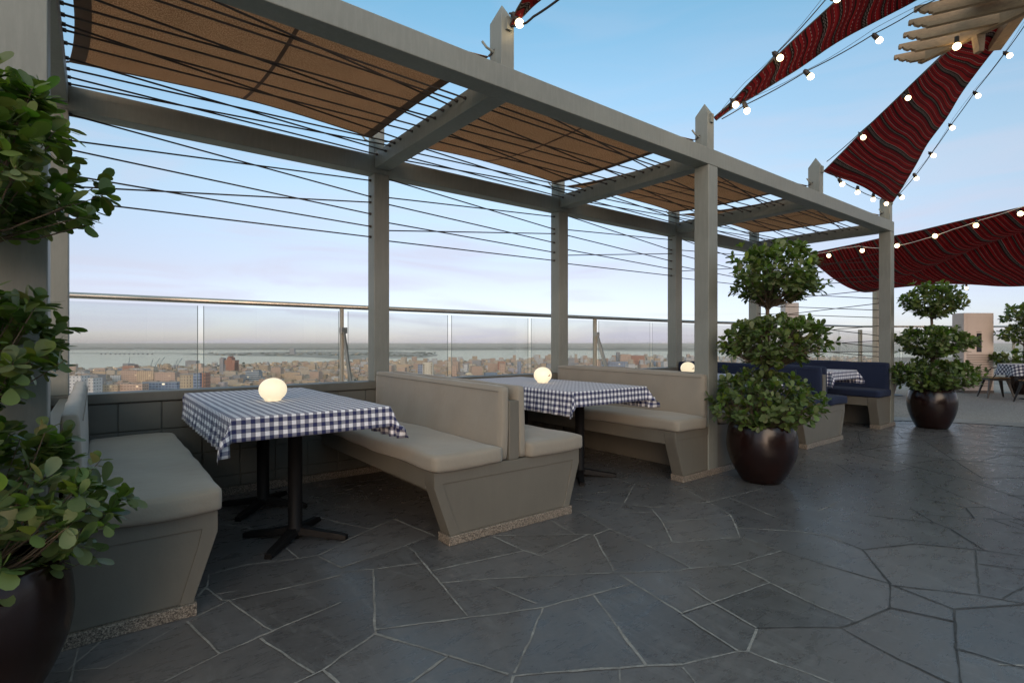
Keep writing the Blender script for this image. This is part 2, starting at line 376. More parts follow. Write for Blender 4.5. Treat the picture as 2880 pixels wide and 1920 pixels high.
STRINGS={'A_up':([(4.531,2.681,3.313),(4.61,2.493,3.509),(4.741,2.264,3.768),(4.954,1.971,4.151),(5.035,1.781,4.333)],[(4.537,2.55,3.343),(4.751,2.256,3.711),(4.929,1.864,4.099)]),'A_low':([(4.512,2.67,3.249),(4.655,2.521,3.365),(5.043,2.155,3.647),(5.522,1.782,3.982),(5.875,1.506,4.238),(6.127,1.31,4.414)],[(4.665,2.513,3.31),(5.068,2.135,3.596),(5.555,1.756,3.922)]),'B_left':([(6.801,2.686,3.342),(6.962,2.371,3.647),(7.338,2.014,4.147),(7.627,1.662,4.586)],[(6.915,2.344,3.55),(7.259,2.013,3.978),(7.567,1.646,4.502)]),'B_right':([(9.023,2.603,3.328),(8.9,2.382,3.512),(8.78,2.159,3.751),(8.609,1.912,4.01),(8.461,1.646,4.297),(8.354,1.349,4.616),(8.258,1.171,4.818)],[(9.051,2.581,3.277),(8.911,2.373,3.468),(8.787,2.153,3.694),(8.605,1.914,3.942),(8.471,1.638,4.21),(8.37,1.337,4.538)]),'FF':([(6.943,2.703,3.252),(7.264,2.706,3.211),(7.82,2.716,3.202),(8.383,2.721,3.205),(9.008,2.741,3.264)],[(7.278,2.696,3.167),(7.82,2.716,3.164),(8.383,2.721,3.166),(8.875,2.718,3.186)]),'C_near':([(10.982,4.626,2.928),(10.922,4.039,2.963),(10.93,3.779,2.967),(10.864,3.45,2.874),(10.804,3.117,2.869),(10.771,2.762,2.92),(10.761,2.389,3.014),(10.726,2.037,3.097),(10.694,1.554,3.202),(10.534,1.171,3.198)],[(10.935,4.282,2.858),(10.924,3.72,2.877),(10.77,3.143,2.863),(10.724,2.609,2.937),(10.726,2.1,3.021),(10.653,1.586,3.093)]),'C_far':([(14.787,4.83,2.519),(15.478,4.038,2.6),(15.819,3.645,2.488),(16.074,3.319,2.578),(16.347,2.853,2.596),(16.855,2.331,2.544)],[(15.478,4.038,2.532),(16.074,3.319,2.494),(14.919,2.318,3.379)]),'D':([(2.111,2.716,3.24),(2.162,2.626,3.239),(2.184,2.583,3.265),(2.254,2.427,3.322),(2.27,2.288,3.342)],[(2.14,2.668,3.248)])}
JL=[[(0.659,4.017),(0.801,3.764)],[(0.846,3.73),(1.008,3.801)],[(1.138,3.855),(1.347,3.991)],[(1.315,4.304),(1.341,3.974),(1.416,3.848)],[(1.208,3.76),(1.291,3.507)],[(0.464,3.158),(0.645,3.167),(0.895,3.084),(0.991,3.06)],[(0.879,3.284),(0.895,3.084)],[(0.991,3.06),(1.156,3.14)],[(0.988,3.05),(1.036,2.815)],[(0.492,2.779),(0.722,2.749),(1.004,2.726)],[(0.427,2.989),(0.465,2.799),(0.492,2.779)],[(0.344,2.701),(0.492,2.779)],[(0.49,2.771),(0.563,2.431),(0.583,2.372)],[(0.38,2.911),(0.433,3.013),(0.464,3.158)],[(0.311,2.68),(0.378,2.321)],[(0.191,2.253),(0.371,2.32),(0.478,2.345),(0.583,2.372),(0.897,2.436)],[(0.527,2.346),(0.624,1.974)],[(0.487,1.943),(0.559,1.959),(0.66,1.973),(0.743,2.018)],[(0.66,1.973),(0.676,1.867),(0.683,1.79)],[(-0.054,2.707),(-0.073,2.451)],[(1.036,2.815),(1.446,2.884),(1.657,2.948)],[(1.446,2.884),(1.447,2.759),(1.411,2.606),(1.36,2.332),(1.289,1.972)],[(1.678,3.099),(1.839,3.153)],[(1.604,3.374),(1.666,2.909)],[(1.164,3.162),(1.576,3.358)],[(1.291,3.507),(1.398,3.282)],[(1.759,4.339),(1.58,3.656)],[(1.423,3.865),(1.58,3.656),(1.756,3.435),(1.918,3.349)],[(1.58,3.656),(2.045,3.684)],[(1.016,2.761),(1.163,2.692),(1.405,2.611)],[(1.163,2.692),(0.912,2.088)],[(0.743,2.018),(0.912,2.088),(0.963,1.986),(1.07,1.769)],[(1.07,1.769),(0.828,1.696)],[(0.926,2.12),(1.208,1.996),(1.291,1.963),(1.394,1.909),(1.607,1.831)],[(1.404,2.482),(1.946,2.396)],[(1.366,2.327),(1.538,2.245),(1.971,1.984),(2.145,1.87),(2.445,1.67)],[(1.532,2.249),(1.603,1.868)],[(1.95,2.687),(1.953,2.405),(1.977,2.279),(1.973,1.986)],[(1.958,2.697),(2.44,2.353)],[(1.977,2.279),(2.29,2.33),(2.435,2.348)],[(2.429,2.694),(2.376,2.404)],[(2.44,2.353),(2.46,2.322),(2.618,2.331)],[(2.46,2.322),(2.31,2.113),(2.146,1.881)],[(2.708,2.755),(2.717,2.706),(2.618,2.331),(2.586,2.039),(2.525,1.725)],[(2.717,2.706),(3.12,2.371)],[(2.98,3.032),(3.439,2.859)],[(2.91,2.961),(3.208,2.451)],[(3.132,2.645),(3.62,2.947)],[(3.613,3.2),(3.62,2.947),(3.864,2.64)],[(3.208,2.451),(3.416,2.334)],[(3.18,2.43),(3.001,2.21),(2.753,1.954)],[(2.989,2.201),(3.136,2.142)],[(2.586,2.039),(2.753,1.954),(2.793,1.908)],[(2.143,1.849),(2.057,1.405)],[(1.607,1.831),(1.866,1.78),(2.105,1.741)],[(1.872,1.767),(1.743,1.512),(1.618,1.266)],[(1.607,1.831),(1.381,1.654),(1.201,1.529)],[(1.07,1.769),(1.115,1.675),(1.179,1.535),(1.191,1.516)],[(1.191,1.516),(1.289,1.461),(1.479,1.346),(1.614,1.263),(1.731,1.183)],[(1.52,1.308),(1.422,1.214)],[(1.191,1.516),(1.116,1.453)],[(3.845,2.627),(3.649,2.266),(3.507,2.009),(3.288,1.843),(3.146,1.74)],[(2.793,1.908),(3.146,1.74)],[(3.431,2.344),(3.641,2.272),(4.346,2.208)],[(3.886,2.25),(3.693,1.765)],[(3.136,2.142),(3.431,2.008),(3.507,2.009)],[(3.288,1.843),(3.517,1.58),(3.601,1.433),(3.565,1.321)],[(3.146,1.74),(3.125,1.477)],[(3.125,1.477),(2.726,1.545),(2.505,1.658),(2.453,1.676)],[(2.505,1.658),(2.525,1.725)],[(2.73,1.53),(2.663,1.316)],[(2.063,1.409),(2.243,1.378),(2.663,1.316)],[(2.663,1.316),(2.607,1.112),(2.588,0.913)],[(2.307,1.543),(2.25,1.382),(2.198,1.142)],[(2.046,1.398),(2.008,1.247),(1.975,1.101),(2.006,1.077)],[(2.193,1.139),(2.006,1.077)],[(1.731,1.183),(1.975,1.101)],[(2.006,1.077),(2.019,0.97),(2.047,0.848),(2.059,0.717)],[(1.716,1.172),(1.673,1.09),(1.643,1.042)],[(4.074,1.669),(4.389,1.665)],[(5.07,2.265),(5.212,1.954)],[(5.212,2.224),(4.903,2.068)]]
JD=[[(3.125,1.477),(3.119,1.226),(3.129,0.942)],[(2.198,1.142),(2.393,0.998),(2.48,0.93),(2.584,0.901),(2.846,0.857)],[(3.129,0.942),(2.846,0.857)],[(3.521,1.197),(3.129,0.942)],[(3.565,1.321),(3.521,1.197),(3.876,1.034),(4.066,0.758),(4.131,0.6)],[(2.478,0.924),(2.441,0.814),(2.406,0.692),(2.369,0.476)],[(3.111,0.937),(3.311,0.654),(3.396,0.445)],[(3.118,0.921),(3.058,0.675),(3.434,0.45)],[(2.848,0.855),(2.922,0.645)],[(3.058,0.675),(2.671,0.583),(2.346,0.494)],[(2.672,0.576),(2.708,0.355)],[(4.023,0.791),(3.34,0.641)],[(3.787,0.73),(3.915,0.513)],[(3.366,0.565),(3.771,0.494)],[(4.25,1.409),(4.423,1.083),(4.356,0.976),(4.066,0.758)],[(4.667,1.271),(4.423,1.083)],[(5.037,1.279),(5.018,1.04),(4.753,0.939)],[(4.589,1.165),(4.753,0.939)],[(4.796,0.886),(5.079,0.666)],[(5.018,1.04),(5.158,0.953)],[(5.975,1.171),(5.536,0.726)],[(5.7,1.478),(5.158,0.953),(4.877,0.639)],[(5.816,2.207),(5.48,1.945)],[(4.803,0.843),(4.656,0.61)]]
TR=[(0.346,2.606),(0.51,3.446),(0.724,4.152),(1.846,4.662),(3.106,4.212),(3.906,3.786),(4.62,2.844),(5.661,2.318),(5.792,1.754),(5.983,1.279),(6.311,0.873),(2.43,0.336),(-0.156,2.352)]
BRACE=[(8.363, 1.469, 4.738), (7.81, 1.013, 5.024)]
GBULB=(7.058, 1.535, 4.284)
# ------------------------------------------------------------------ setting: terrace floor
BAY = 2.345; PX = [-.221 + BAY*k for k in range(5)]; PW = .0755
CX = [-.155, 2.148, 4.49, 6.86, 9.14]
YF, YB = 2.729, 4.715
rng = random.Random(7)
fl = MB()
fl.box(-6, 24, -9, 5.75, -.30, -.002)
tag(fl.build('floor_slab', M_slate_plain := simple('slab concrete', (.10, .095, .09), .8)), 'concrete slab under the slates', kind='structure')

def split(poly, depth, out):
    """crazy paving: keep cutting a polygon with slightly skew lines"""
    a = sum(poly[i][0]*poly[(i+1) % len(poly)][1]-poly[(i+1) % len(poly)][0]*poly[i][1] for i in range(len(poly)))/2
    a = abs(a)
    if a < .34*rng.uniform(.6, 1.9): out.append(poly); return
    cx = sum(p[0] for p in poly)/len(poly); cy = sum(p[1] for p in poly)/len(poly)
    ls = [(hypot(poly[i][0]-poly[(i+1) % len(poly)][0], poly[i][1]-poly[(i+1) % len(poly)][1]), i) for i in range(len(poly))]
    i = max(ls)[1]; p, q = poly[i], poly[(i+1) % len(poly)]
    d = math.atan2(q[1]-p[1], q[0]-p[0]) + pi/2 + rng.uniform(-.5, .5)
    nx, ny = -sin(d), cos(d); t = rng.uniform(-.15, .15)*ls[0][0]
    ox, oy = cx+rng.uniform(-.12, .12)*max(ls)[0]*.5, cy+rng.uniform(-.12, .12)*max(ls)[0]*.5
    A, B_ = [], []
    n = len(poly)
    for k in range(n):
        P, Q = poly[k], poly[(k+1) % n]
        sp = (P[0]-ox)*nx+(P[1]-oy)*ny; sq = (Q[0]-ox)*nx+(Q[1]-oy)*ny
        (A if sp >= 0 else B_).append(P)
        if sp*sq < 0:
            u = sp/(sp-sq); X = (P[0]+(Q[0]-P[0])*u, P[1]+(Q[1]-P[1])*u); A.append(X); B_.append(X)
    if len(A) < 3 or len(B_) < 3: out.append(poly); return
    split(A, depth+1, out); split(B_, depth+1, out)
cells = []; split([(-6, -6), (14, -6), (14, 5.7), (-6, 5.7)], 0, cells)
def inside(p, poly):
    c = False; n = len(poly)
    for i in range(n):
        a, b = poly[i], poly[(i+1) % n]
        if (a[1] > p[1]) != (b[1] > p[1]) and p[0] < (b[0]-a[0])*(p[1]-a[1])/(b[1]-a[1])+a[0]: c = not c
    return c
gl, gd = MB(), MB(); jn = [0]
JSEG = []
def joint(a, b, dark, w0=.0048):
    JSEG.append((a, b))
    mb = gd if dark else gl
    d = hypot(b[0]-a[0], b[1]-a[1])
    if d < .03: return
    n = max(2, int(d/.05)); ux, uy = (b[0]-a[0])/d, (b[1]-a[1])/d; jn[0] += 1
    z = .0012 + (jn[0] % 45)*.00006
    vs = []; w = w0*rng.uniform(.75, 1.25)
    for i in range(n+1):
        t = i/n*d; o = rng.uniform(-.0018, .0018)
        wl, wr_ = w*rng.uniform(.45, 1.5), w*rng.uniform(.45, 1.5)
        x, y = a[0]+ux*t-uy*o, a[1]+uy*t+ux*o
        vs += [(x-uy*wl, y+ux*wl, z), (x+uy*wr_, y-ux*wr_, z)]
    mb.add(vs, [(2*i+1, 2*i+3, 2*i+2, 2*i) for i in range(n)])
for pl in JL:
    for a, b in zip(pl, pl[1:]): joint(a, b, False)
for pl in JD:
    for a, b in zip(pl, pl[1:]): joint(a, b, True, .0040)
seen = set()
for c in cells:
    for a, b in zip(c, c[1:]+c[:1]):
        n = max(1, int(hypot(a[0]-b[0], a[1]-b[1])/.25))
        for k in range(n):
            p = (a[0]+(b[0]-a[0])*k/n, a[1]+(b[1]-a[1])*k/n); q = (a[0]+(b[0]-a[0])*(k+1)/n, a[1]+(b[1]-a[1])*(k+1)/n)
            m = ((p[0]+q[0])/2, (p[1]+q[1])/2); key = (round(m[0], 2), round(m[1], 2))
            if key in seen or inside(m, TR): continue
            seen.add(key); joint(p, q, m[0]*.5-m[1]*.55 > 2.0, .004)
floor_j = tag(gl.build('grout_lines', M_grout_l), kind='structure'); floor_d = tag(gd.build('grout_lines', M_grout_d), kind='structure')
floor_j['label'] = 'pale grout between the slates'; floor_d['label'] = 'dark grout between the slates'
# the slates themselves: every stone between the joints gets its own slight tone
import numpy as np
CS = .0125; FX0, FY0, FX1, FY1 = -2.2, -.6, 11.4, 4.74
nx_, ny_ = int((FX1-FX0)/CS), int((FY1-FY0)/CS)
wallm = np.zeros((ny_, nx_), bool)
for (a, b) in JSEG:
    d = hypot(b[0]-a[0], b[1]-a[1]); n = max(1, int(d/(CS*.4)))
    for k in range(n+1):
        x, y = a[0]+(b[0]-a[0])*k/n, a[1]+(b[1]-a[1])*k/n; i, j = int((x-FX0)/CS), int((y-FY0)/CS)
        if 0 <= i < nx_-1 and 0 <= j < ny_-1: wallm[j, i] = True; wallm[j, i+1] = True
lab = np.where(wallm, -1, 0).astype(np.int32); cur = 0
L_ = lab.tolist()
for j0 in range(0, ny_, 6):
    for i0 in range(0, nx_, 6):
        if L_[j0][i0] != 0: continue
        cur += 1; st = [(j0, i0)]; L_[j0][i0] = cur
        while st:
            j, i = st.pop()
            for jj, ii in ((j+1, i), (j-1, i), (j, i+1), (j, i-1)):
                if 0 <= jj < ny_ and 0 <= ii < nx_ and L_[jj][ii] == 0: L_[jj][ii] = cur; st.append((jj, ii))
tr_ = random.Random(5); tone = {}
for k in range(cur+1):
    s_ = tr_.uniform(.82, 1.17); w_ = tr_.uniform(-.03, .03); tone[k] = (s_*(1+w_), s_, s_*(1-w_))
sm_ = MB()
for j in range(ny_):
    row = L_[j]; i = 0; last = 1
    while i < nx_:
        v = row[i] if row[i] > 0 else last; k = i
        while k < nx_ and (row[k] == v or row[k] <= 0): k += 1
        x0, x1, y0, y1 = FX0+i*CS, FX0+k*CS, FY0+j*CS, FY0+(j+1)*CS
        b_ = len(sm_.v); sm_.v += [(x0, y0, 0), (x1, y0, 0), (x1, y1, 0), (x0, y1, 0)]; sm_.face((b_, b_+1, b_+2, b_+3), None, 0, tone[max(v, 1)]); last = v; i = k
for (x0, x1, y0, y1) in ((-6, FX0, -9, 5.75), (FX0, 24, -9, FY0), (FX1, 24, FY0, 5.75), (FX0, FX1, FY0+ny_*CS, 5.75)):
    sm_.add([(x0, y0, 0), (x1, y0, 0), (x1, y1, 0), (x0, y1, 0)], [(0, 1, 2, 3)], col=(1, 1, 1))
sm_.add([(FX0+nx_*CS, FY0, 0), (FX1, FY0, 0), (FX1, FY0+ny_*CS, 0), (FX0+nx_*CS, FY0+ny_*CS, 0)], [(0, 1, 2, 3)], col=(1, 1, 1))
tag(sm_.build('slate_floor', M_slate), 'dark slate crazy paving of the terrace', kind='structure')
cp = MB()
edge = [(9.3, 5.74), (9.75, 4.2), (10.0, 3.55), (10.256, 3.017), (10.54, 2.66), (10.775, 2.304), (10.91, 1.95), (11.0, 1.599), (11.05, .8), (10.9, -.4), (10.4, -2), (9.0, -5)]
cp.prism(edge + [(23.9, -8), (23.9, 5.74)], -.001, .006, 'z')
tag(cp.build('gravel_carpet', M_carpet), 'grey mottled carpeted area beyond the slates', kind='structure')
br = MB()
w_ = .26
ins = [(x-.5, y-.12) for x, y in edge]
for i in range(len(edge)-1):
    br.add([(edge[i][0], edge[i][1], .0065), (edge[i+1][0], edge[i+1][1], .0065), (ins[i+1][0], ins[i+1][1], .0065), (ins[i][0], ins[i][1], .0065)], [(0, 3, 2, 1)] if False else [(0, 1, 2, 3)])
tag(br.build('pale_paving_border', simple('pale stone border', (.21, .195, .175), .45)), 'pale stone strip edging the carpet', kind='structure')

# parapet wall
wall = tag(empty('parapet_wall', (0, YB, 0)), 'low grey block parapet wall behind the booths with flat coping', 'wall')
X0, X1 = -3.2, 9.235
b = MB()
b.box(X0, X1, .02, .15, 0, .78)
b.build('wall_body', M_wall, wall)
b = MB()
for r_, (z0, z1) in enumerate(((.066, .150), (.156, .352), (.358, .560), (.568, .770))):
    x = X0 + .123 - .264*3 + (0 if r_ != 1 else 0); k = 0
    x = .123 - .264*13
    while x < X1:
        b.box(max(x+.004, X0), min(x+.260, X1), .008, .022, z0, z1); x += .264
b.build('block_course', M_wall, wall, bevel=.004, seg=1)
b = MB(); b.box(X0, X1, -.012, .175, .778, .847); b.build('coping', M_wall, wall, bevel=.006)
b = MB(); b.box(X0, X1, -.006, .03, 0, .062); b.build('skirting', M_granite, wall, bevel=.003)

# ------------------------------------------------------------------ pergola
perg = tag(empty('pergola', (PX[0], YF, 0)), 'long grey painted steel pergola with pointed stubs and taut criss-cross cables', 'pergola')
def pb(mb, name, m=M_paint, **k):
    o = mb.build(name, m, None, **k); o.parent = perg; o.matrix_parent_inverse = Matrix.Translation(-Vector(perg.location)); return o
def pbox(name, x0, x1, y0, y1, z0, z1, m=M_paint, bev=.006):
    c = Vector(((x0+x1)/2, (y0+y1)/2, (z0+z1)/2)); b = MB(); b.box(x0-c.x, x1-c.x, y0-c.y, y1-c.y, z0-c.z, z1-c.z)
    o = b.build(name, m, None, bevel=bev); o.parent = perg; o.location = c - Vector(perg.location); return o
XL, XR = PX[0]-PW-3.0, PX[4]+PW
pbox('front_beam', XL, XR, YF, YF+.151, 2.831, 2.981)
pbox('back_beam', XL, XR, YB, YB+.151, 2.79, 2.955)
for k, x in enumerate(PX):
    pbox('cross_beam', x-PW+.002, x+PW-.002, YF+.151, YB-.001, 2.833, 2.978)
    pbox('post', x-PW, x+PW, YB+.0, YB+.149, .847 if k < 5 else 0, 2.789)
    if k in (0, 2, 4): pbox('post', x-PW, x+PW, YF, YF+.149, 0, 2.830)
def picket(x, y, z0):
    b = MB(); w, d, s, a = .052, .065, 3.30, 3.42
    b.prism([(-w, z0-s), (w, z0-s), (w, 0), (0, a-s), (-w, 0)], -d, d, 'y')
    b = MB(); vs = [(-w, -d, z0), (w, -d, z0), (w, d, z0), (-w, d, z0), (-w, -d, s), (w, -d, s), (w, d, s), (-w, d, s), (0, 0, a)]
    b.add(vs, [(0, 1, 5, 4), (1, 2, 6, 5), (2, 3, 7, 6), (3, 0, 4, 7), (4, 5, 8), (5, 6, 8), (6, 7, 8), (7, 4, 8), (3, 2, 1, 0)])
    o = b.build('pointed_stub', M_paint, None, bevel=.003, seg=1); o.parent = perg; o.location = Vector((x, y, 0)) - Vector(perg.location)
    h = MB(); h.tube([(-w, .02, 3.10), (-w-.05, .03, 3.12), (-w-.07, .05, 3.16)], .008, 6); h.build('hook', M_paint, o)
    h = MB(); h.box(-.02, .02, -d-.018, -d, 3.22, 3.30); h.build('eye_bracket', M_paint, o)
for x in PX:
    picket(x-.022, 2.805, 2.981); picket(x-.022, 4.79, 2.955)
RL = [2.95, 3.15, 3.247, 3.403, 3.568, 3.70, 3.79, 3.868, 4.039, 4.226, 4.40, 4.542, 4.64]
RR = [3.156, 3.266, 3.356, 3.459, 3.578, 3.691, 3.833, 3.957, 4.169, 4.281, 4.367, 4.457, 4.644]
PM = [2, 0, 1, 5, 3, 4, 8, 6, 7, 11, 9, 12, 10]
def cable(p, q, r=.0062, m=None):
    p, q = Vector(p), Vector(q); c = (p+q)/2; b = MB(); mat_ = m or M_rope; m = Vector((0, 0, 0))
    dd = (q-p).normalized(); b.tube([p-c, p+dd*.016-c, p+dd*.017-c, m, q-dd*.017-c, q-dd*.016-c, q-c], [.0115, .0115, r, r, r, .0115, .0115], 6)
    o = b.build('cable', mat_, None, smooth=True); o.parent = perg; o.location = c - Vector(perg.location)
for k in range(4):
    xa, xb = PX[k]+PW, PX[k+1]-PW
    for i in range(13): cable((xa, RL[i], 2.935 + .004*(i % 3)), (xb, RR[PM[i]], 2.938 - .02*(i % 4 == 1)))
    for za, zb in ((2.781, 2.582), (2.601, 2.735), (2.538, 2.42), (2.361, 2.302), (2.283, 2.53), (2.185, 2.204)):
        cable((xa, 4.79, za), (xb, 4.79 + .004, zb))
EW = [(2.55, 2.41), (2.30, 2.54), (2.41, 2.30), (2.235, 2.20), (2.18, 2.13), (1.93, 2.0), (2.09, 1.86), (1.65, 1.795), (1.86, 1.69), (1.72, 1.58), (1.34, 1.46), (1.6, 1.31), (1.38, 1.14), (1.13, 1.24), (1.03, 1.08), (1.16, 1.0)]
for x, off in ((PX[4], 0), (PX[0], -.01)):
    for zb, zf in EW:
        if x == PX[0] and (zf > 2.45 or int(zf*100) % 3): continue
        cable((x, YB, zb), (x, YF+.149, zf), m=M_rope if x > 0 else M_paint)

# shade nets on the pergola, one per bay
SH = ['wide brown shade net over the nearest bay with a dark middle seam', 'brown shade net over the second bay, left of the tall middle post',
      'brown shade net over the third bay, just right of the tall middle post', 'brown shade net over the farthest bay above the navy booths']
for k in range(0, 4):
    xa = (PX[0]-BAY if k < 0 else PX[k])+.075; xb = PX[k+1]-.09
    rt = tag(empty('shade_net', ((xa+xb)/2, 3.8, 3.05)), SH[k] if k >= 0 else 'brown shade net at the left edge of the frame beyond the nearest post', 'shade net', 'brown shade nets over the pergola')
    c0 = Vector(rt.location); sg = random.Random(k+50)
    p1, p2 = sg.uniform(0, 6), sg.uniform(0, 6)
    def S(u, v, xa=xa, xb=xb, c0=c0, p1=p1, p2=p2):
        # four taut corners, scalloped edges, a shallow belly
        su, sv = 4*u*(1-u), 4*v*(1-v)
        x = xa+(xb-xa)*u + .05*sv*(1-2*u) ; y = 2.86+(4.76-2.86)*v + .10*su*(1-2*v)*.7
        z = 3.055 + .03*u*(1-v) + .075*v - .055*sv*(.6+.4*su) - .03*su*(1-sv)*(-1 if v > .5 else 1)*.6 + .006*sin(u*9+p1)*sin(v*7+p2)
        return Vector((x, y, z))-c0
    g = MB(); g.grid(S, 28, 28, uvf=lambda u, v: (u*2.2, v*1.9)); g.build('net', M_shade, rt, smooth=True, solid=.003)
    hm = MB()
    for side in range(4):
        def E_(u, v, side=side):
            w = .038 if side in (0, 1) else .018
            if side == 0: q = S(w*v, u)
            elif side == 1: q = S(1-w*v, u)
            elif side == 2: q = S(u, w*v)
            else: q = S(u, 1-w*v)
            return q+Vector((0, 0, -.004))
        hm.grid(E_, 24, 1)
    hm.build('hem', M_hem, rt, smooth=True)
    sm = MB(); sm.grid(lambda u, v: S(.487+.012*v, u)+Vector((0, 0, -.005)), 24, 1); sm.build('seam', M_hem, rt, smooth=True)
    ti = MB()
    for (u, v, px, py) in ((0, 0, xa-.02, 2.80), (1, 0, xb, 2.80), (0, 1, xa-.02, 4.79), (1, 1, xb, 4.79)):
        q = S(u, v); e_ = Vector((px + (.03 if u else -.02), py, 3.13))-c0; ti.tube([q, e_], .007, 6)
    ti.build('corner_tie', M_rope, rt)

# ------------------------------------------------------------------ glass railing
def railing(label, pts, posts, panes, braces):
    rt = tag(empty('glass_railing', (*pts[0][:2], 0)), label, 'railing'); o0 = Vector(rt.location)
    b = MB(); b.tube([Vector(p)-o0 for p in pts], .024, 12); b.build('handrail', M_steel, rt, smooth=True)
    for (x, y) in posts:
        b = MB(); zt = 1.55; b.box(-.012, .012, -.03, .03, 0, zt); o = b.build('rail_post', M_pole, rt, bevel=.003); o.location = Vector((x, y, 0))-o0
    for (a, b_, y0, y1) in panes:
        g = MB(); z0, z1 = .12, 1.525; e_ = .005
        dx, dy = b_-a, y1-y0; l = hypot(dx, dy); nx, ny = -dy/l*e_, dx/l*e_
        vs = [(s*dx/2*1+sg*nx, s*dy/2+sg*ny, z) for z in (z0, z1) for sg in (-1, 1) for s in (-1, 1)]
        g.add([(-dx/2, -dy/2, z0), (dx/2, dy/2, z0), (dx/2, dy/2, z1), (-dx/2, -dy/2, z1)], [(0, 1, 2, 3)])
        o = g.build('glass_pane', M_glass, rt); o.location = Vector(((a+b_)/2, (y0+y1)/2, 0))-o0
        fr = MB()
        for s in (-1, 1): fr.tube([(s*dx/2, s*dy/2, z0), (s*dx/2, s*dy/2, z1)], .003, 5)
        fr.build('edge_strip', simple_edge, o)
    for (x, y) in braces:
        b = MB(); b.add([], [])
        p, q = Vector((0, -.02, 1.33)), Vector((.0, -.42, .30)); d = (q-p).normalized(); s_ = Vector((1, 0, 0)); n_ = d.cross(s_)
        vs = [c+s_*a*.010+n_*bb*.026 for c in (p, q) for a, bb in ((-1, -1), (1, -1), (1, 1), (-1, 1))]
        b.add(vs, [(0, 1, 2, 3), (7, 6, 5, 4), (0, 4, 5, 1), (1, 5, 6, 2), (2, 6, 7, 3), (3, 7, 4, 0)])
        b.box(-.03, .03, -.05, .02, 1.30, 1.36)
        o = b.build('brace', M_steel, rt, bevel=.002); o.location = Vector((x, y, 0))-o0
simple_edge = simple('dark glass edge', (.10, .13, .12), .3)
GY = 5.3
# pane edges along the sea side
pn = []; x = .739 - 1.255*3
xs = [(-2.98, -1.77), (-1.72, -.52), (-.47, .693), (.739, 1.925), (2.02, 3.193), (3.245, 4.393), (4.446, 5.60), (5.715, 6.89), (6.94, 8.1), (8.15, 9.3), (9.35, 10.5), (10.55, 11.7), (11.75, 12.95), (13.0, 14.1), (14.15, 15.3)]
railing('long glass balustrade with steel handrail overlooking the city and sea', [(-3, GY, 1.569), (8, GY, 1.569), (15.4, GY, 1.632)],
        [(-1.745, GY), (1.955, GY), (5.635, GY), (9.325, GY), (12.975, GY), (15.38, GY)], [(a, b_, GY, GY) for a, b_ in xs], [(1.965, GY), (5.65, GY), (9.33, GY)])
P = [(15.42, 5.28), (16.35, 4.68), (17.15, 4.16), (18.1, 3.55), (19.0, 2.96), (19.9, 2.38), (20.8, 1.8), (21.7, 1.2)]
railing('farther glass balustrade closing the carpeted end of the terrace', [(15.42, 5.28, 1.632), (21.7, 1.2, 1.65)], P[::2],
        [(P[i][0]+.03, P[i+1][0]-.03, P[i][1]-.02, P[i+1][1]+.02) for i in range(len(P)-1)], [])

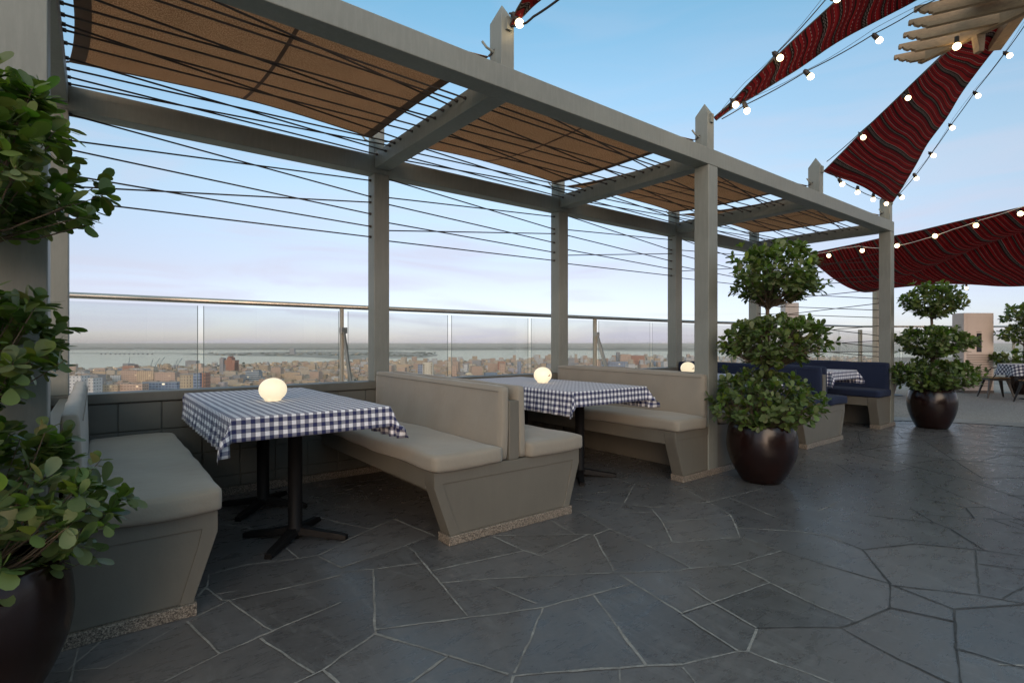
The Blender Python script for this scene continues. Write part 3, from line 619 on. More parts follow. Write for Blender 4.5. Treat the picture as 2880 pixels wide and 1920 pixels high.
# ------------------------------------------------------------------ booth benches
def bench(C, name, label, up, group, ends=(-.592, .592), padoff=(.045, .045), yp=(2.74, 2.74), sides=(-1, 1), pipe=(.2, .17, .13)):
    r0 = tag(empty(name, (C, YF+.003, 0)), label, 'bench', group)
    L_, R_ = ends
    yb = YB - YF                                     # all y below are measured from the booth front
    tl = L_ + (.107 if L_ < -.5 else 0); tr = R_ - (.097 if R_ > .5 else 0)
    s = MB()
    if R_ > .5: poly = [(tl, .055), (tr, .055), (R_, .352), (R_, .4445), (L_, .4445), (L_, .352)]
    else: poly = [(tl, .055), (tr, .055), (R_, .4445), (L_, .4445), (L_, .352)]
    s.prism(poly, .007, .115, 'y')
    s.build('end_panel', M_bench, r0, bevel=.004)
    fr = MB(); il, ir = L_+.056, R_-.062 if R_ > .5 else R_-.12
    out = [(L_, .4445), (R_, .4445), (R_, .352), (tr, .055), (tl, .055), (L_, .352)]
    bl = tl+.07; brx = tr-.052 if R_ > .5 else ir
    inn = [(il, .371), (ir, .371), (ir-(.075*.2 if R_ > .5 else 0), .30), (brx, .056), (bl, .056), (il+(bl-il)*.22, .30)]
    n = 6
    vs = [(x, 0, z) for x, z in out]+[(x, 0, z) for x, z in inn]+[(x, .0065, z) for x, z in out]+[(x, .0065, z) for x, z in inn]
    fs = []
    for i in range(n):
        j = (i+1) % n
        if i == 3: continue
        fs += [(i, i+6, j+6, j), (i, j, j+12, i+12), (i+6, i+18, j+18, j+6)]
    fr.add(vs, fs); fr.build('panel_frame', M_bench, r0, bevel=.0015, seg=1)
    s = MB(); s.box(tl-.014, tr+.014 if R_ > .5 else R_+.012, -.014, .118, 0, .0545); s.build('plinth', M_granite, r0, bevel=.003)
    s = MB()
    s.box(L_+.004, R_-.004, .116, yb-.002, .325, .444); s.box(-.03 if R_ > .5 else -.06, .04, .12, yb-.01, .0, .324)
    s.build('seat_base', M_bench, r0, bevel=.004)
    s = MB(); s.box(-.04, .04 if R_ > .5 else .0, .0, yb-.015, .446, .828) if R_ > .5 else s.box(-.055, -.0, .16, yb-.015, .446, .84)
    s.build('backrest_divider', M_bench, r0, bevel=.005)
    m = M_taupe if up == 'taupe' else M_blue
    pm = simple('piping '+up+name, tuple(x*.5 for x in ((.33, .29, .23) if up == 'taupe' else (.03, .04, .1))), .9)
    for sd in sides:
        i_ = 0 if sd < 0 else 1
        po = padoff[i_]; y0 = yp[i_]-YF
        a, b_ = sorted((sd*po, sd*(po+.062)))
        s = MB(); lean = Matrix.Shear('XZ' if False else 'XY', 4, (0, 0)) if False else Matrix.Identity(4)
        rbox(s, a, b_, y0, yb-.03, .449, .918, r=.015, n=(6, 40, 14), puff=.006, wr=.004, seed=int(C*10)+sd)
        # the back leans a touch and rises to the wall
        s.v = [(x + sd*(-.012)*((z-.45)/.47), y, z + (.022*(y/yb) if z > .8 else 0)) for x, y, z in s.v]
        bc = s.build('back_cushion', m, r0, smooth=True)
        pp = MB(); xs_ = (b_ if sd > 0 else a) + sd*(-.0) ; xs_ = sd*(po+.0585)
        pp.tube([(xs_+sd*.001, y0+.02+(yb-.07-y0)*t/20, .890+.020*t/20) for t in range(21)], .0020, 5)
        pp.build('piping', pm, bc)
        a, b_ = sorted((sd*(po+.066), sd*.607))
        s = MB(); rbox(s, a, b_, -.03, yb-.03, .4455, .545, r=.02, n=(18, 40, 6), puff=.009, wr=.0045, seed=int(C*7)+sd)
        sc = s.build('seat_cushion', m, r0, smooth=True)
        pp = MB(); 0 and pp.tube([(sd*(po+.09)+(sd*.575-sd*(po+.09))*t/12, -.031-.004, .517) for t in range(13)], .0022, 5)
        pp.tube([(sd*.606, .01+(yb-.1)*t/20, .463) for t in range(21)], .0022, 5); pp.build('piping', pm, sc)
    return r0
BG = 'double-sided booth benches under the pergola'
bench(CX[0], 'booth_bench', 'taupe cushioned booth bench at the left edge beside the nearest ficus', 'taupe', BG, padoff=(.20, .055))
bench(CX[1], 'booth_bench', 'large taupe double booth bench in the middle foreground between the two gingham tables', 'taupe', BG)
bench(CX[2], 'booth_bench', 'taupe booth bench built around the tall middle post behind the big potted ficus', 'taupe', BG, padoff=(.10, .06), yp=(2.74, 2.90))
bench(CX[3], 'booth_bench', 'navy double booth bench with tan divider, partly behind the big potted ficus', 'navy', BG)
bench(CX[4], 'booth_bench', 'navy single-sided booth bench at the last post of the pergola', 'navy', BG, ends=(-.592, .093), padoff=(.058, .06), sides=(-1,))

# ------------------------------------------------------------------ tables
TZ = .825
def table(x, y0, y1, w, cols, label):
    t = tag(empty('pedestal_table', (x, (y0+y1)/2, 0)), label, 'table', 'pedestal tables in the booths'); o0 = Vector(t.location)
    b = MB(); b.box(-w/2+.006, w/2-.006, y0+.006-o0.y, y1-.006-o0.y, TZ-.032, TZ-.003); b.build('tabletop', M_black, t, bevel=.003)
    for (cx, cy) in cols:
        b = MB(); b.lathe([(.0, TZ-.032), (.11, TZ-.033), (.11, TZ-.042), (.042, TZ-.05), (.042, .085), (.055, .07), (.05, .045)], 20)
        o = b.build('column', M_black, t, smooth=True); o.location = Vector((cx, cy, 0))-o0
        f = MB()
        for k in range(4):
            a = pi/4+k*pi/2+.06; d = Vector((cos(a), sin(a), 0)); n_ = Vector((-sin(a), cos(a), 0)); rows = []
            for (r_, hw, zt, zb) in ((.0, .035, .075, .03), (.06, .034, .072, .028), (.18, .028, .052, .014), (.29, .026, .038, .004), (.325, .020, .026, .002)):
                rows.append([d*r_+n_*hw+Vector((0, 0, zb)), d*r_+n_*hw*.8+Vector((0, 0, zt)), d*r_-n_*hw*.8+Vector((0, 0, zt)), d*r_-n_*hw+Vector((0, 0, zb))])
            vs = [q for r2 in rows for q in r2]; fs = []
            for i in range(4):
                for j in range(4): fs.append((i*4+j, i*4+(j+1) % 4, (i+1)*4+(j+1) % 4, (i+1)*4+j))
            fs.append((19, 18, 17, 16)); f.add([v_+Vector((0, 0, .0003*k)) for v_ in vs], fs)
        fo = f.build('foot_cross', M_black, t, bevel=.003); fo.location = Vector((cx, cy, 0))-o0
    return t
def cloth(x0, x1, y0, y1, hang, label, seed, z=TZ, cat='tablecloth', group='blue gingham tablecloths', flare=1.0):
    hl, hr, hf, hb = hang; rn = random.Random(seed); ph = [rn.uniform(0, 6.28) for _ in range(8)]
    W, D = x1-x0, y1-y0; cx, cy = (x0+x1)/2, (y0+y1)/2
    us = [-hl+.0*0]; N = lambda a, b_, n: [a+(b_-a)*i/n for i in range(n)]
    U = N(-hl, 0, 7)+N(0, W, 40)+N(W, W+hr, 7)+[W+hr]; V = N(-hf, 0, 7)+N(0, D, 60)+N(D, D+hb, 4)+[D+hb]
    vs = []; R = .012
    for v in V:
        for u in U:
            ex = u if u < 0 else (u-W if u > W else 0); ey = v if v < 0 else (v-D if v > D else 0)
            px, py = min(max(u, 0), W), min(max(v, 0), D); r = hypot(ex, ey); zz = 0; ox = oy = 0
            if r > 0:
                dx, dy = ex/r, ey/r; diag = 4*(dx*dy)**2*1.0
                fl_ = (.07+.50*diag*flare)*r + (.004+.007*(1 if abs(ex) > abs(ey) else .35))*min(r/.06, 1)*r/.15*sin((v if abs(ex) > abs(ey) else u)*(62 if abs(ex) > abs(ey) else 38)+ph[0]+2.0*sin(v*9+u*7+ph[5]))
                ox, oy = dx*fl_, dy*fl_; drop = (max(r*r-fl_*fl_, 0))**.5
                zz = -drop if r > R else -drop*.6
            else: zz = .0009*sin(u*21+ph[1])*sin(v*17+ph[2])
            vs.append((x0+px+ox-cx, y0+py+oy-cy, zz+.0025))
    mb = MB(); nu, nv = len(U), len(V); fs = []; uvs = []
    for j in range(nv-1):
        for i in range(nu-1):
            fs.append((j*nu+i, j*nu+i+1, (j+1)*nu+i+1, (j+1)*nu+i)); uvs.append([(U[i]+1.01, V[j]+1.0), (U[i+1]+1.01, V[j]+1.0), (U[i+1]+1.01, V[j+1]+1.0), (U[i]+1.01, V[j+1]+1.0)])
    mb.add(vs, fs, uvs=uvs)
    o = mb.build('tablecloth', M_cloth, None, smooth=True, solid=.0016); o.location = (cx, cy, z); tag(o, label, cat, group); return o
def lamp(x, y, label, z=TZ+.004, mark=False):
    t = tag(empty('globe_lamp', (x, y, z)), label, 'lamp', 'glowing globe lamps on the booth tables')
    b = MB(); prof = [(.0, .0), (.040, .0), (.047, .002)]
    for k in range(1, 24):
        a = -pi/2+.60+(pi-.60)*k/23; prof.append((.085*cos(a)*1.0 if k < 23 else .0, .073+.075*sin(a)))
    b.lathe(prof, 40); b.build('globe', M_lamp, t, smooth=True)
    b = MB(); b.lathe([(.0, .0), (.042, .0), (.044, -.004), (.0, -.004)][::-1], 24); b.build('base_ring', M_socket, t)
    if mark:
        b = MB(); a0 = math.atan2(-y, -x)+.75; M = Matrix.Rotation(a0, 4, 'Z'); b.box(.081, .0865, -.012, .012, .066, .072, M=M)
        b.box(.082, .0862, .004, .014, .074, .082, M=M); b.build('switch_mark', simple('brown switch mark', (.35, .12, .04), .5), t)
for k, (tx, w, n_) in enumerate(((.95, .85, 'nearest black pedestal table under gingham between the first two taupe benches'), (3.32, .88, 'second black pedestal table, under gingham between the two taupe booths in the middle'),
                              (5.67, .86, 'black pedestal table hidden behind the big potted ficus in the first navy booth'), (7.98, .86, 'black pedestal table in the last navy booth'))):
    table(tx, 2.93, 4.66, w, ((tx+.02+.1*(k > 0), 3.42), (tx+.02+.1*(k > 0), 4.22)), n_)
    cloth(tx-w/2, tx+w/2, 2.93, 4.66, (.19, .18, .118, .02), ['large blue gingham tablecloth in the left foreground with a dipping front corner', 'blue gingham tablecloth on the second table, right of the large taupe double bench',
          'gingham tablecloth glimpsed behind the foliage of the big potted ficus', 'small gingham corner of cloth seen against the navy booth at the far end'][k], k+3, flare=1 if k else .85)
lamp(.905, 3.68, 'round warm white lamp on the nearest gingham tablecloth')
lamp(3.33, 3.80, 'round warm white lamp with a brown mark on the second gingham table', mark=True)
lamp(5.64, 3.78, 'round lamp half hidden by the tall middle post', mark=True)
# ------------------------------------------------------------------ potted ficus trees
def leaf_into(mb, base, d, up, ln, wd, col, rn):
    """obovate leaf, folded a little along the midrib"""
    d = d.normalized(); s = d.cross(up)
    if s.length < 1e-3: s = Vector((1, 0, 0))
    s.normalize(); n = s.cross(d).normalized(); fold = rn.uniform(.08, .28); curl = rn.uniform(-.05, .22)
    prof = ((0, .03), (.22, .55), (.5, .92), (.74, 1.0), (.92, .66), (1.0, .12))
    mid = []; lf = []; rg = []
    for t, w in prof:
        c = base + d*ln*t - n*(curl*t*t*ln); mid.append(c - n*(fold*wd*.22*w)); lf.append(c + s*wd*.5*w + n*fold*wd*.1*w); rg.append(c - s*wd*.5*w + n*fold*wd*.1*w)
    b = len(mb.v); m = len(prof)
    for arr in (lf, mid, rg): mb.v += [tuple(q) for q in arr]
    for i in range(m-1):
        mb.face((b+i, b+m+i, b+m+i+1, b+i+1), None, 0, col); mb.face((b+m+i, b+2*m+i, b+2*m+i+1, b+m+i+1), None, 0, col)
GREENS = [(.095, .160, .030), (.120, .190, .036), (.145, .225, .042), (.190, .280, .052), (.125, .160, .050), (.210, .235, .11), (.070, .120, .028)]
def ficus(loc, label, pot, tiers, trunk, seed, leaf=.051, dens=1.32):
    rn = random.Random(seed); t = tag(empty('potted_ficus', loc), label, 'potted tree', 'clipped ficus trees in dark glazed pots')
    br_, mr, rr, ph = pot
    prof = [(br_*.9, 0), (br_, .004)] 
    for k in range(1, 15):
        u = k/15; z = ph*u
        if u < .66: r_ = br_+(mr-br_)*sin(min(1, u/.66)*pi/2)**.95
        else: r_ = mr-(mr-rr)*((u-.66)/.34)**2
        prof.append((r_, z))
    prof += [(rr, ph), (rr-.004, ph+.008), (rr-.02, ph+.008), (rr-.026, ph-.01), (rr-.03, ph-.06)]
    b = MB(); b.lathe(prof, 56); b.build('pot', M_pot, t, smooth=True)
    b = MB(); b.lathe([(0, ph-.045), (rr-.028, ph-.05)][::-1], 24); b.build('soil', M_soil, t)
    tr = MB(); pts = [Vector(p) for p in trunk]; dense = []
    for i in range(len(pts)-1):
        for k in range(5): 
            q = pts[i].lerp(pts[i+1], k/5); dense.append(q+Vector((rn.uniform(-1, 1), rn.uniform(-1, 1), 0))*.004)
    dense.append(pts[-1]); nn = len(dense)
    tr.tube(dense, [.027-.015*i/(nn-1) for i in range(nn)], 9)
    for (cx, cy, z0, z1, rx, ry, ncl) in tiers:
        fo = MB(); tw = MB(); cz, hz = (z0+z1)/2, (z1-z0)/2
        hub = min(dense, key=lambda q: abs(q.z-(z0-.02))+hypot(q.x-cx, q.y-cy)*.2)
        lumps = [(rn.uniform(0, 6.28), rn.uniform(-.7, .9), rn.uniform(.82, 1.12)) for _ in range(9)]
        tops = []
        for c in range(int(ncl*dens)):
            a = rn.uniform(0, 2*pi); sz = rn.uniform(-.95, 1) ; rad_ = rn.uniform(.62, 1.0) if rn.random() < .82 else rn.uniform(.2, .6)
            prof_ = (1-abs(sz)**2.4)**.5
            if sz < 0: prof_ = max(prof_, .35)*(1.0 if sz > -.6 else .8)
            k_ = 1.0
            for (la, lz, lr) in lumps:
                dd = abs((a-la+pi) % (2*pi)-pi)
                if dd < .55 and abs(sz-lz) < .5: k_ = lr
            if k_ < .93 and rn.random() < .35: continue
            r_ = rad_*prof_*k_
            p = Vector((cx+rx*r_*cos(a), cy+ry*r_*sin(a), cz+hz*sz*min(1, .5+.5*rad_)*1.0+rn.uniform(-.015, .015)))
            out = Vector((cos(a)*r_, sin(a)*r_, max(sz, -.25)*.8+.35)).normalized()
            out = (out + Vector((rn.uniform(-.45, .45), rn.uniform(-.45, .45), rn.uniform(-.35, .35)))).normalized()
            if rad_ > .93 and rn.random() < .25: p += out*rn.uniform(.02, .06)
            g = rn.choice(GREENS); shade = rn.uniform(.8, 1.15)
            tangent = out.cross(Vector((0, 0, 1)));
            if tangent.length < .1: tangent = Vector((1, 0, 0))
            tangent.normalize(); bit = out.cross(tangent)
            for q in range(rn.randint(6, 9)):
                th = q*2.4+rn.uniform(-.4, .4); sp = rn.uniform(.55, 1.25)
                d = out*cos(sp)+(tangent*cos(th)+bit*sin(th))*sin(sp)
                ln = leaf*rn.uniform(.62, 1.36); col = tuple(x*shade*rn.uniform(.85, 1.15) for x in (g if rn.random() < .8 else rn.choice(GREENS)))
                upv = (Vector((0, 0, 1))+out*.4+Vector((rn.uniform(-.5, .5), rn.uniform(-.5, .5), 0))).normalized()
                leaf_into(fo, p-out*.02+out*.010*(q % 4)+d*.006, d, upv, ln, ln*rn.uniform(.58, .74), col, rn)
            if c % 4 == 0 or rad_ > .97:
                m_ = hub.lerp(p, .5)+Vector((rn.uniform(-.03, .03), rn.uniform(-.03, .03), -.02+rn.uniform(-.02, .02)))
                tw.tube([hub+Vector((rn.uniform(-.012, .012), rn.uniform(-.012, .012), rn.uniform(-.02, .05))), m_, p+out*.02], [.0052, .0032, .0012], 5, caps=False)
        f_ = fo.build('foliage', M_leaf, t, smooth=True); o = tw.build('twigs', M_bark, f_, smooth=True)
    tr.build('trunk', M_bark, t, smooth=True)
    return t
# tiers: centre x, centre y, bottom z, top z, half width x, half width y, number of rosettes
def off(r, f): return (RT[0]*r+FW[0]*f, RT[1]*r+FW[1]*f)
o1, o2, o3 = off(.03, 0), off(.12, 0), off(.11, 0)
ficus((4.59, 2.34, 0), 'three-tiered ficus in a dark brown glazed pot beside the tall middle post', (.155, .288, .262, .50),
      [(*o1, .44, .95, .49, .47, 330), (*o2, 1.00, 1.43, .46, .44, 290), (*o3, 1.55, 2.08, .44, .42, 300)],
      [(-.03, 0, .42), (.02, 0, .75), (.06, -.02, 1.05), (o2[0]*.5, -.03, 1.35), (o3[0]*.55, -.03, 1.55), (o3[0]*.8, -.05, 1.75)], 11)
q1, q2, q3 = off(-.02, 0), off(.0, 0), off(-.02, 0)
ficus((-.35, 2.36, 0), 'close-up ficus in a dark glazed pot at the left edge of the frame', (.157, .295, .27, .50),
      [(*off(-.01, 0), .30, .95, .375, .42, 310), (*off(-.02, 0), .96, 1.38, .26, .33, 190), (*off(.0, 0), 1.50, 2.06, .345, .38, 270)],
      [(0, 0, .42), (.02, .0, .8), (-.02, .02, 1.2), (.0, 0, 1.5), (.01, 0, 1.8)], 23, leaf=.053)
ficus((9.42, 2.33, 0), 'ficus in a dark brown glazed pot on the slates past the last post', (.185, .295, .255, .55),
      [(*off(.03, 0), .50, .95, .54, .54, 360), (*off(.03, 0), 1.0, 1.42, .47, .47, 270), (*off(.0, 0), 1.56, 2.05, .38, .38, 240)],
      [(0, 0, .45), (.02, 0, .9), (.02, 0, 1.3), (-.01, 0, 1.62), (0, 0, 1.8)], 31, leaf=.056)
ficus((17.25, 2.50, 0), 'small distant ficus at the right edge behind the far gingham table', (.2, .30, .28, .50),
      [(*off(-.1, 0), .62, 1.0, .50, .5, 110), (*off(.0, 0), 1.2, 1.62, .58, .5, 120), (*off(.0, 0), 1.62, 2.10, .50, .45, 120)],
      [(0, 0, .45), (.0, 0, .9), (.02, 0, 1.5), (0, 0, 1.8)], 41, leaf=.085, dens=1)

# ------------------------------------------------------------------ striped sails
def sail(rows, label, wave, nu=26, sub=7, vscale=1.0, across=False, bow=0, belly=.05, seed=0):
    base = Vector(rows[0][0]); t = tag(empty('woven_sail', base), label, 'sail', 'red striped woven sails'); rn = random.Random(seed)
    R_ = [(Vector(a), Vector(b)) for a, b in rows]
    cum = [0]
    for i in range(len(R_)-1): cum.append(cum[-1]+((R_[i+1][0]-R_[i][0]).length+(R_[i+1][1]-R_[i][1]).length)/2)
    def cr(p0, p1, p2, p3, u): return .5*((2*p1)+(p2-p0)*u+(2*p0-5*p1+4*p2-p3)*u*u+(3*p1-p0-3*p2+p3)*u**3)
    def ev(s, k, u):
        i = min(int(k), len(R_)-2); f = k-i
        g = lambda j: R_[max(0, min(len(R_)-1, j))][s]
        return cr(g(i-1), g(i), g(i+1), g(i+2), f)
    n = (len(R_)-1)*sub; mb = MB(); ph = [rn.uniform(0, 6.28) for _ in range(6)]
    def pt(u, v):
        k = v*(len(R_)-1)
        if bow: k = k + bow*(4*u*(1-u))*max(0, 1-k/1.6)
        a, b = ev(0, k, 0), ev(1, k, 0); w = (b-a).length
        p = a.lerp(b, u); z = -belly*w*4*u*(1-u)
        z += .32*wave*min(w, 1)*(sin(u*8+v*9+ph[0])*.6+sin(u*4-v*21+ph[1])*.6+.12*sin(u*29+v*5+ph[2]))*(4*u*(1-u))**.5
        return p+Vector((0, 0, z))-base
    def uvf(u, v):
        k = v*(len(R_)-1); i = min(int(k), len(cum)-2); L_ = cum[i]+(cum[i+1]-cum[i])*(k-i)
        w = (R_[i][0]-R_[i][1]).length*(1-(k-i))+(R_[i+1][0]-R_[i+1][1]).length*(k-i)
        return ((u-.5)*w+5, L_*vscale+3+ .02*sin(u*8+ph[3]))
    mb.grid(pt, nu, n, uvf=uvf); mb.build('cloth', M_kilim, t, smooth=True, solid=.003)
    rp = MB()
    for u in (0, 1): rp.tube([pt(u, j/40)+Vector((0, 0, .004)) for j in range(41)], .006, 5)
    rp.build('edge_rope', M_rope, t, smooth=True)
    return t
sail(SAIL_A, 'long red striped sail tied by its tip to the stub above the tall middle post', .035, nu=20, belly=.06, seed=1)
sail(SAIL_B, 'red striped sail strip between timber gazebo and the last two stubs', .03, bow=.55, belly=.05, seed=2)
sail(SAIL_C, 'front panel of the broad red striped canopy at the far right', .05, nu=30, belly=.10, seed=3, sub=9, vscale=.95)
sail(SAIL_E, 'rear panel of the broad red striped canopy, hanging lower behind the front panel', .05, nu=24, belly=.03, seed=5, sub=9, vscale=.8)
sail(SAIL_D, 'narrow tip of a red striped sail tied to the stub nearest the camera', .02, nu=10, belly=.05, seed=4)

# ------------------------------------------------------------------ strings of bulbs
SL = {'A_up': 'string of lit bulbs along the upper edge of the long red sail', 'A_low': 'string of lit bulbs along the lower edge of the long red sail',
      'B_left': 'string of lit bulbs under the left edge of the wide-ended red sail', 'B_right': 'string of lit bulbs down the right side of the wide-ended red sail',
      'FF': 'short string of four bulbs between the last two stubs of the pergola', 'C_near': 'string of lit bulbs on a pale cord along the near edge of broad canopy',
      'C_far': 'string of small bulbs under the far edge of the broad canopy', 'D': 'single lit bulb on a cord at the nearest stub'}
for key, (path, bulbs) in STRINGS.items():
    b0 = Vector(path[0]); t = tag(empty('light_string', b0), SL[key], 'string lights', 'strings of festoon bulbs')
    mb = MB(); P_ = [Vector(p)-b0 for p in path]; pts = []
    for i in range(len(P_)-1):
        for k in range(6):
            u = k/6; q = P_[i].lerp(P_[i+1], u); q.z -= .03*(P_[i+1]-P_[i]).length*4*u*(1-u)*.6; pts.append(q)
    pts.append(P_[-1]); mb.tube(pts, .0075 if key == 'D' else .005, 6); mb.build('cord', simple('pale cord', (.55, .5, .45), .6) if key.startswith('C') else M_cord, t, smooth=True)
    if key in ('A_up', 'A_low', 'B_right'):
        m2 = MB(); m2.tube([q+Vector((0, 0, .03+.02*sin(i*.4))) for i, q in enumerate(pts)], .002, 4); m2.build('guy_wire', M_rope, t)
    for bp in bulbs:
        bp = Vector(bp)-b0; near = min(pts, key=lambda q: (q-bp).length)
        dz = Vector((0, 0, 1)); r_ = .027 if not key.startswith('C') else .034
        s = MB(); s.lathe([(0, .082), (.014, .082), (.02, .07), (.0215, .03), (.0225, .022), (0, .022)][::-1], 14)
        s.box(-.028, .028, -.005, .005, .074, .086)
        lean = (near+Vector((0, 0, -.02)))-bp; ax = lean.normalized() if lean.length > .01 else dz
        if ax.z < .3: ax = (ax+Vector((0, 0, 1.2))).normalized()
        so = s.build('socket', M_socket, t, smooth=False, bevel=.002, seg=1); so.location = bp; so.rotation_mode = 'QUATERNION'; so.rotation_quaternion = dz.rotation_difference(ax)
        g = MB(); g.lathe([(r_*sin(pi*k/14), -r_*cos(pi*k/14)*1.05) for k in range(15)], 18); g.build('bulb', M_bulb, so, smooth=True)
        c = MB(); c.tube([near, bp+ax*.08], .003, 5); c.build('tail', M_cord, t)

# ------------------------------------------------------------------ timber gazebo head
gz = tag(empty('timber_gazebo_roof', (6.8, 1.6, 4.4)), 'weathered timber gazebo roof edge with rows of carved rafter tails', 'gazebo'); G0 = Vector(gz.location)
H = 3.2; E1 = Vector((.41, -.912, 0)).normalized(); E2 = Vector((-.9, -.436, 0)).normalized(); HZ_ = Vector((0, 0, 4.4))
T0 = Vector((2.234*H, .661*H, 0)); SP = .0762*H
def rafter(k, ln, hip=True):
    o = T0+E2*SP*k+HZ_-G0; prof = [(0, .06), (0, .02), (.022, .012), (.034, .026), (.05, .0), (.085, -.022), (.11, -.012), (.118, -.03), (.14, -.034), (.15, -.05), (ln, -.05), (ln, .06)]
    b = MB(); n_ = E2
    M = Matrix(((E1.x, n_.x, 0, o.x), (E1.y, n_.y, 0, o.y), (E1.z, n_.z, 1, o.z), (0, 0, 0, 1)))
    b.prism([(x, z) for x, z in prof], -.024, .024, 'y', M=M); r_ = b.build('rafter', M_wood, gz, bevel=.003, seg=1); return r_
HIPD = (E1+E2).normalized()
for k in range(0, 13):
    rafter(k, .32+SP*k*.93)
b = MB()                                         # hip beam under the ends of the rafters, and the half-hip on the other side
h0 = T0+E1*.30+HZ_-G0
def beam(b, p, q, w, zt, zb):
    d = (q-p).normalized(); n_ = Vector((-d.y, d.x, 0)).normalized()*w
    vs = [c+n_*s+Vector((0, 0, z)) for c in (p, q) for s, z in ((-1, zb), (1, zb), (1, zt), (-1, zt))]
    b.add(vs, [(0, 1, 2, 3), (7, 6, 5, 4), (0, 4, 5, 1), (1, 5, 6, 2), (2, 6, 7, 3), (3, 7, 4, 0)])
beam(b, h0-HIPD*.08, h0+HIPD*5, .032, .055, -.065); b.build('hip_beam', M_wood, gz, bevel=.004)
for k in range(0, 12):
    b = MB(); p = h0+HIPD*(.2+SP*1.414*k); beam(b, p+HIPD*.03, p+E1.cross(Vector((0, 0, 1)))*0+(-E2)*(.25+.02*k)+E2*0+HIPD*.03, .02, .05, -.03)
b = MB(); p = h0+HIPD*.42
for p_, ln in ((h0+HIPD*.50, .17), (h0+HIPD*1.18, .30)):
    b = MB(); b.prism([(-.045, -.066), (.045, -.066), (.03, -.066-ln), (-.02, -.066-ln)], -.035, .035, 'y', M=Matrix.Translation(p_) @ Matrix.Rotation(A1-pi/2, 4, 'Z')); b.build('hanging_block', M_wood, gz, bevel=.004)
b = MB(); pA, pB = Vector(BRACE[0])-G0, Vector(BRACE[1])-G0; beam(b, pA, pB, .065, .07, -.09); b.build('corner_brace', M_wood, gz, bevel=.004)
b = MB()
pc = Vector((9.6, -.9, 0)); b.box(-.11, .11, -.11, .11, 0, 4.9); o = b.build('column', M_wood, gz, bevel=.008); o.location = pc-G0
b = MB(); b.add([tuple(T0+E1*.5+E2*.6+HZ_-G0+Vector((0, 0, .07))), tuple(T0+E1*3.4+E2*3.2+HZ_-G0+Vector((0, 0, .9))), tuple(T0+E1*.5+E2*6.0+HZ_-G0+Vector((0, 0, .07)))], [(0, 1, 2)])
b.build('roof_boards', M_wood, gz, solid=.03)
gb = Vector(GBULB); t = tag(empty('lamp_bulb', gb), 'lit bulb tucked under the carved timber roof edge', 'bulb')
s = MB(); s.lathe([(0, .10), (.02, .10), (.022, .03), (0, .03)][::-1], 14); s.build('socket', M_socket, t)
g = MB(); g.lathe([(.036*sin(pi*k/14), -.036*cos(pi*k/14)) for k in range(15)], 18); g.build('bulb', M_bulb, t, smooth=True)

# ------------------------------------------------------------------ cabinets, pole, far furniture
def cabinet(loc, rz, w, d, h, label):
    t = tag(empty('air_conditioner', loc, rz), label, 'air conditioner')
    b = MB(); b.box(-w/2, w/2, 0, d, .06, h); b.build('body', M_ac, t, bevel=.012)
    b = MB(); b.box(-w/2-.004, w/2+.004, -.006, d+.004, 0, .058); b.build('base', simple('dark plinth steel', (.10, .085, .075), .5), t)
    b = MB(); b.box(-w/2+.07, w/2-.07, -.006, .004, h-.40, h-.07); b.build('vent_panel', M_ac, t, bevel=.003)
    b = MB(); b.box(-.06, .06, -.010, .004, h-.94, h-.49); b.build('display', M_panel, t, bevel=.003)
    b = MB(); b.box(-.03, .03, -.012, -.0105, h-.64, h-.625); b.box(-.03, .03, -.012, -.0105, h-.535, h-.53); b.box(-.032, -.028, -.012, -.0105, h-.64, h-.53); b.box(.028, .032, -.012, -.0105, h-.64, h-.53)
    for k in range(6): b.box(-.065+.022*k, -.065+.022*k+.015, -.0035, .002, h-.462, h-.448)
    b.build('printed_marks', M_mark, t)
    g = MB()
    for k in range(19):
        z = .16+k*.042; g.box(-w/2+.06, w/2-.06, -.008, .003, z, z+.014)  # dark strips: the shade between louvres is put into their colour
    g.build('louvres', M_slat, t)
    return t
cabinet((16.78, 3.23, .004), rad(-36), .74, .34, 1.93, 'tall beige standing air conditioner with louvres and a dark display')
cabinet((10.42, 4.72, .004), rad(-38), .26, .2, 1.97, 'beige standing cabinet mostly hidden behind the big potted ficus')
b = MB(); b.box(-.055, .055, -.055, .055, 0, 2.60); b.box(-.02, .10, -.075, -.055, 1.18, 1.30)
o = b.build('canopy_pole', M_pole, None, bevel=.006); o.location = (15.1, 4.85, 0); tag(o, 'slim cream pole holding the low corner of the broad red canopy', 'pole')
b = MB(); b.tube([(0, 0, 0), (.02, 0, 1.2), (-.10, 0, 2.95)], .05, 10); o = b.build('canopy_pole', M_pole, None, smooth=True); o.location = (9.75, 5.05, 0); tag(o, 'slanting pale pole left of the last rear post of the pergola', 'pole')

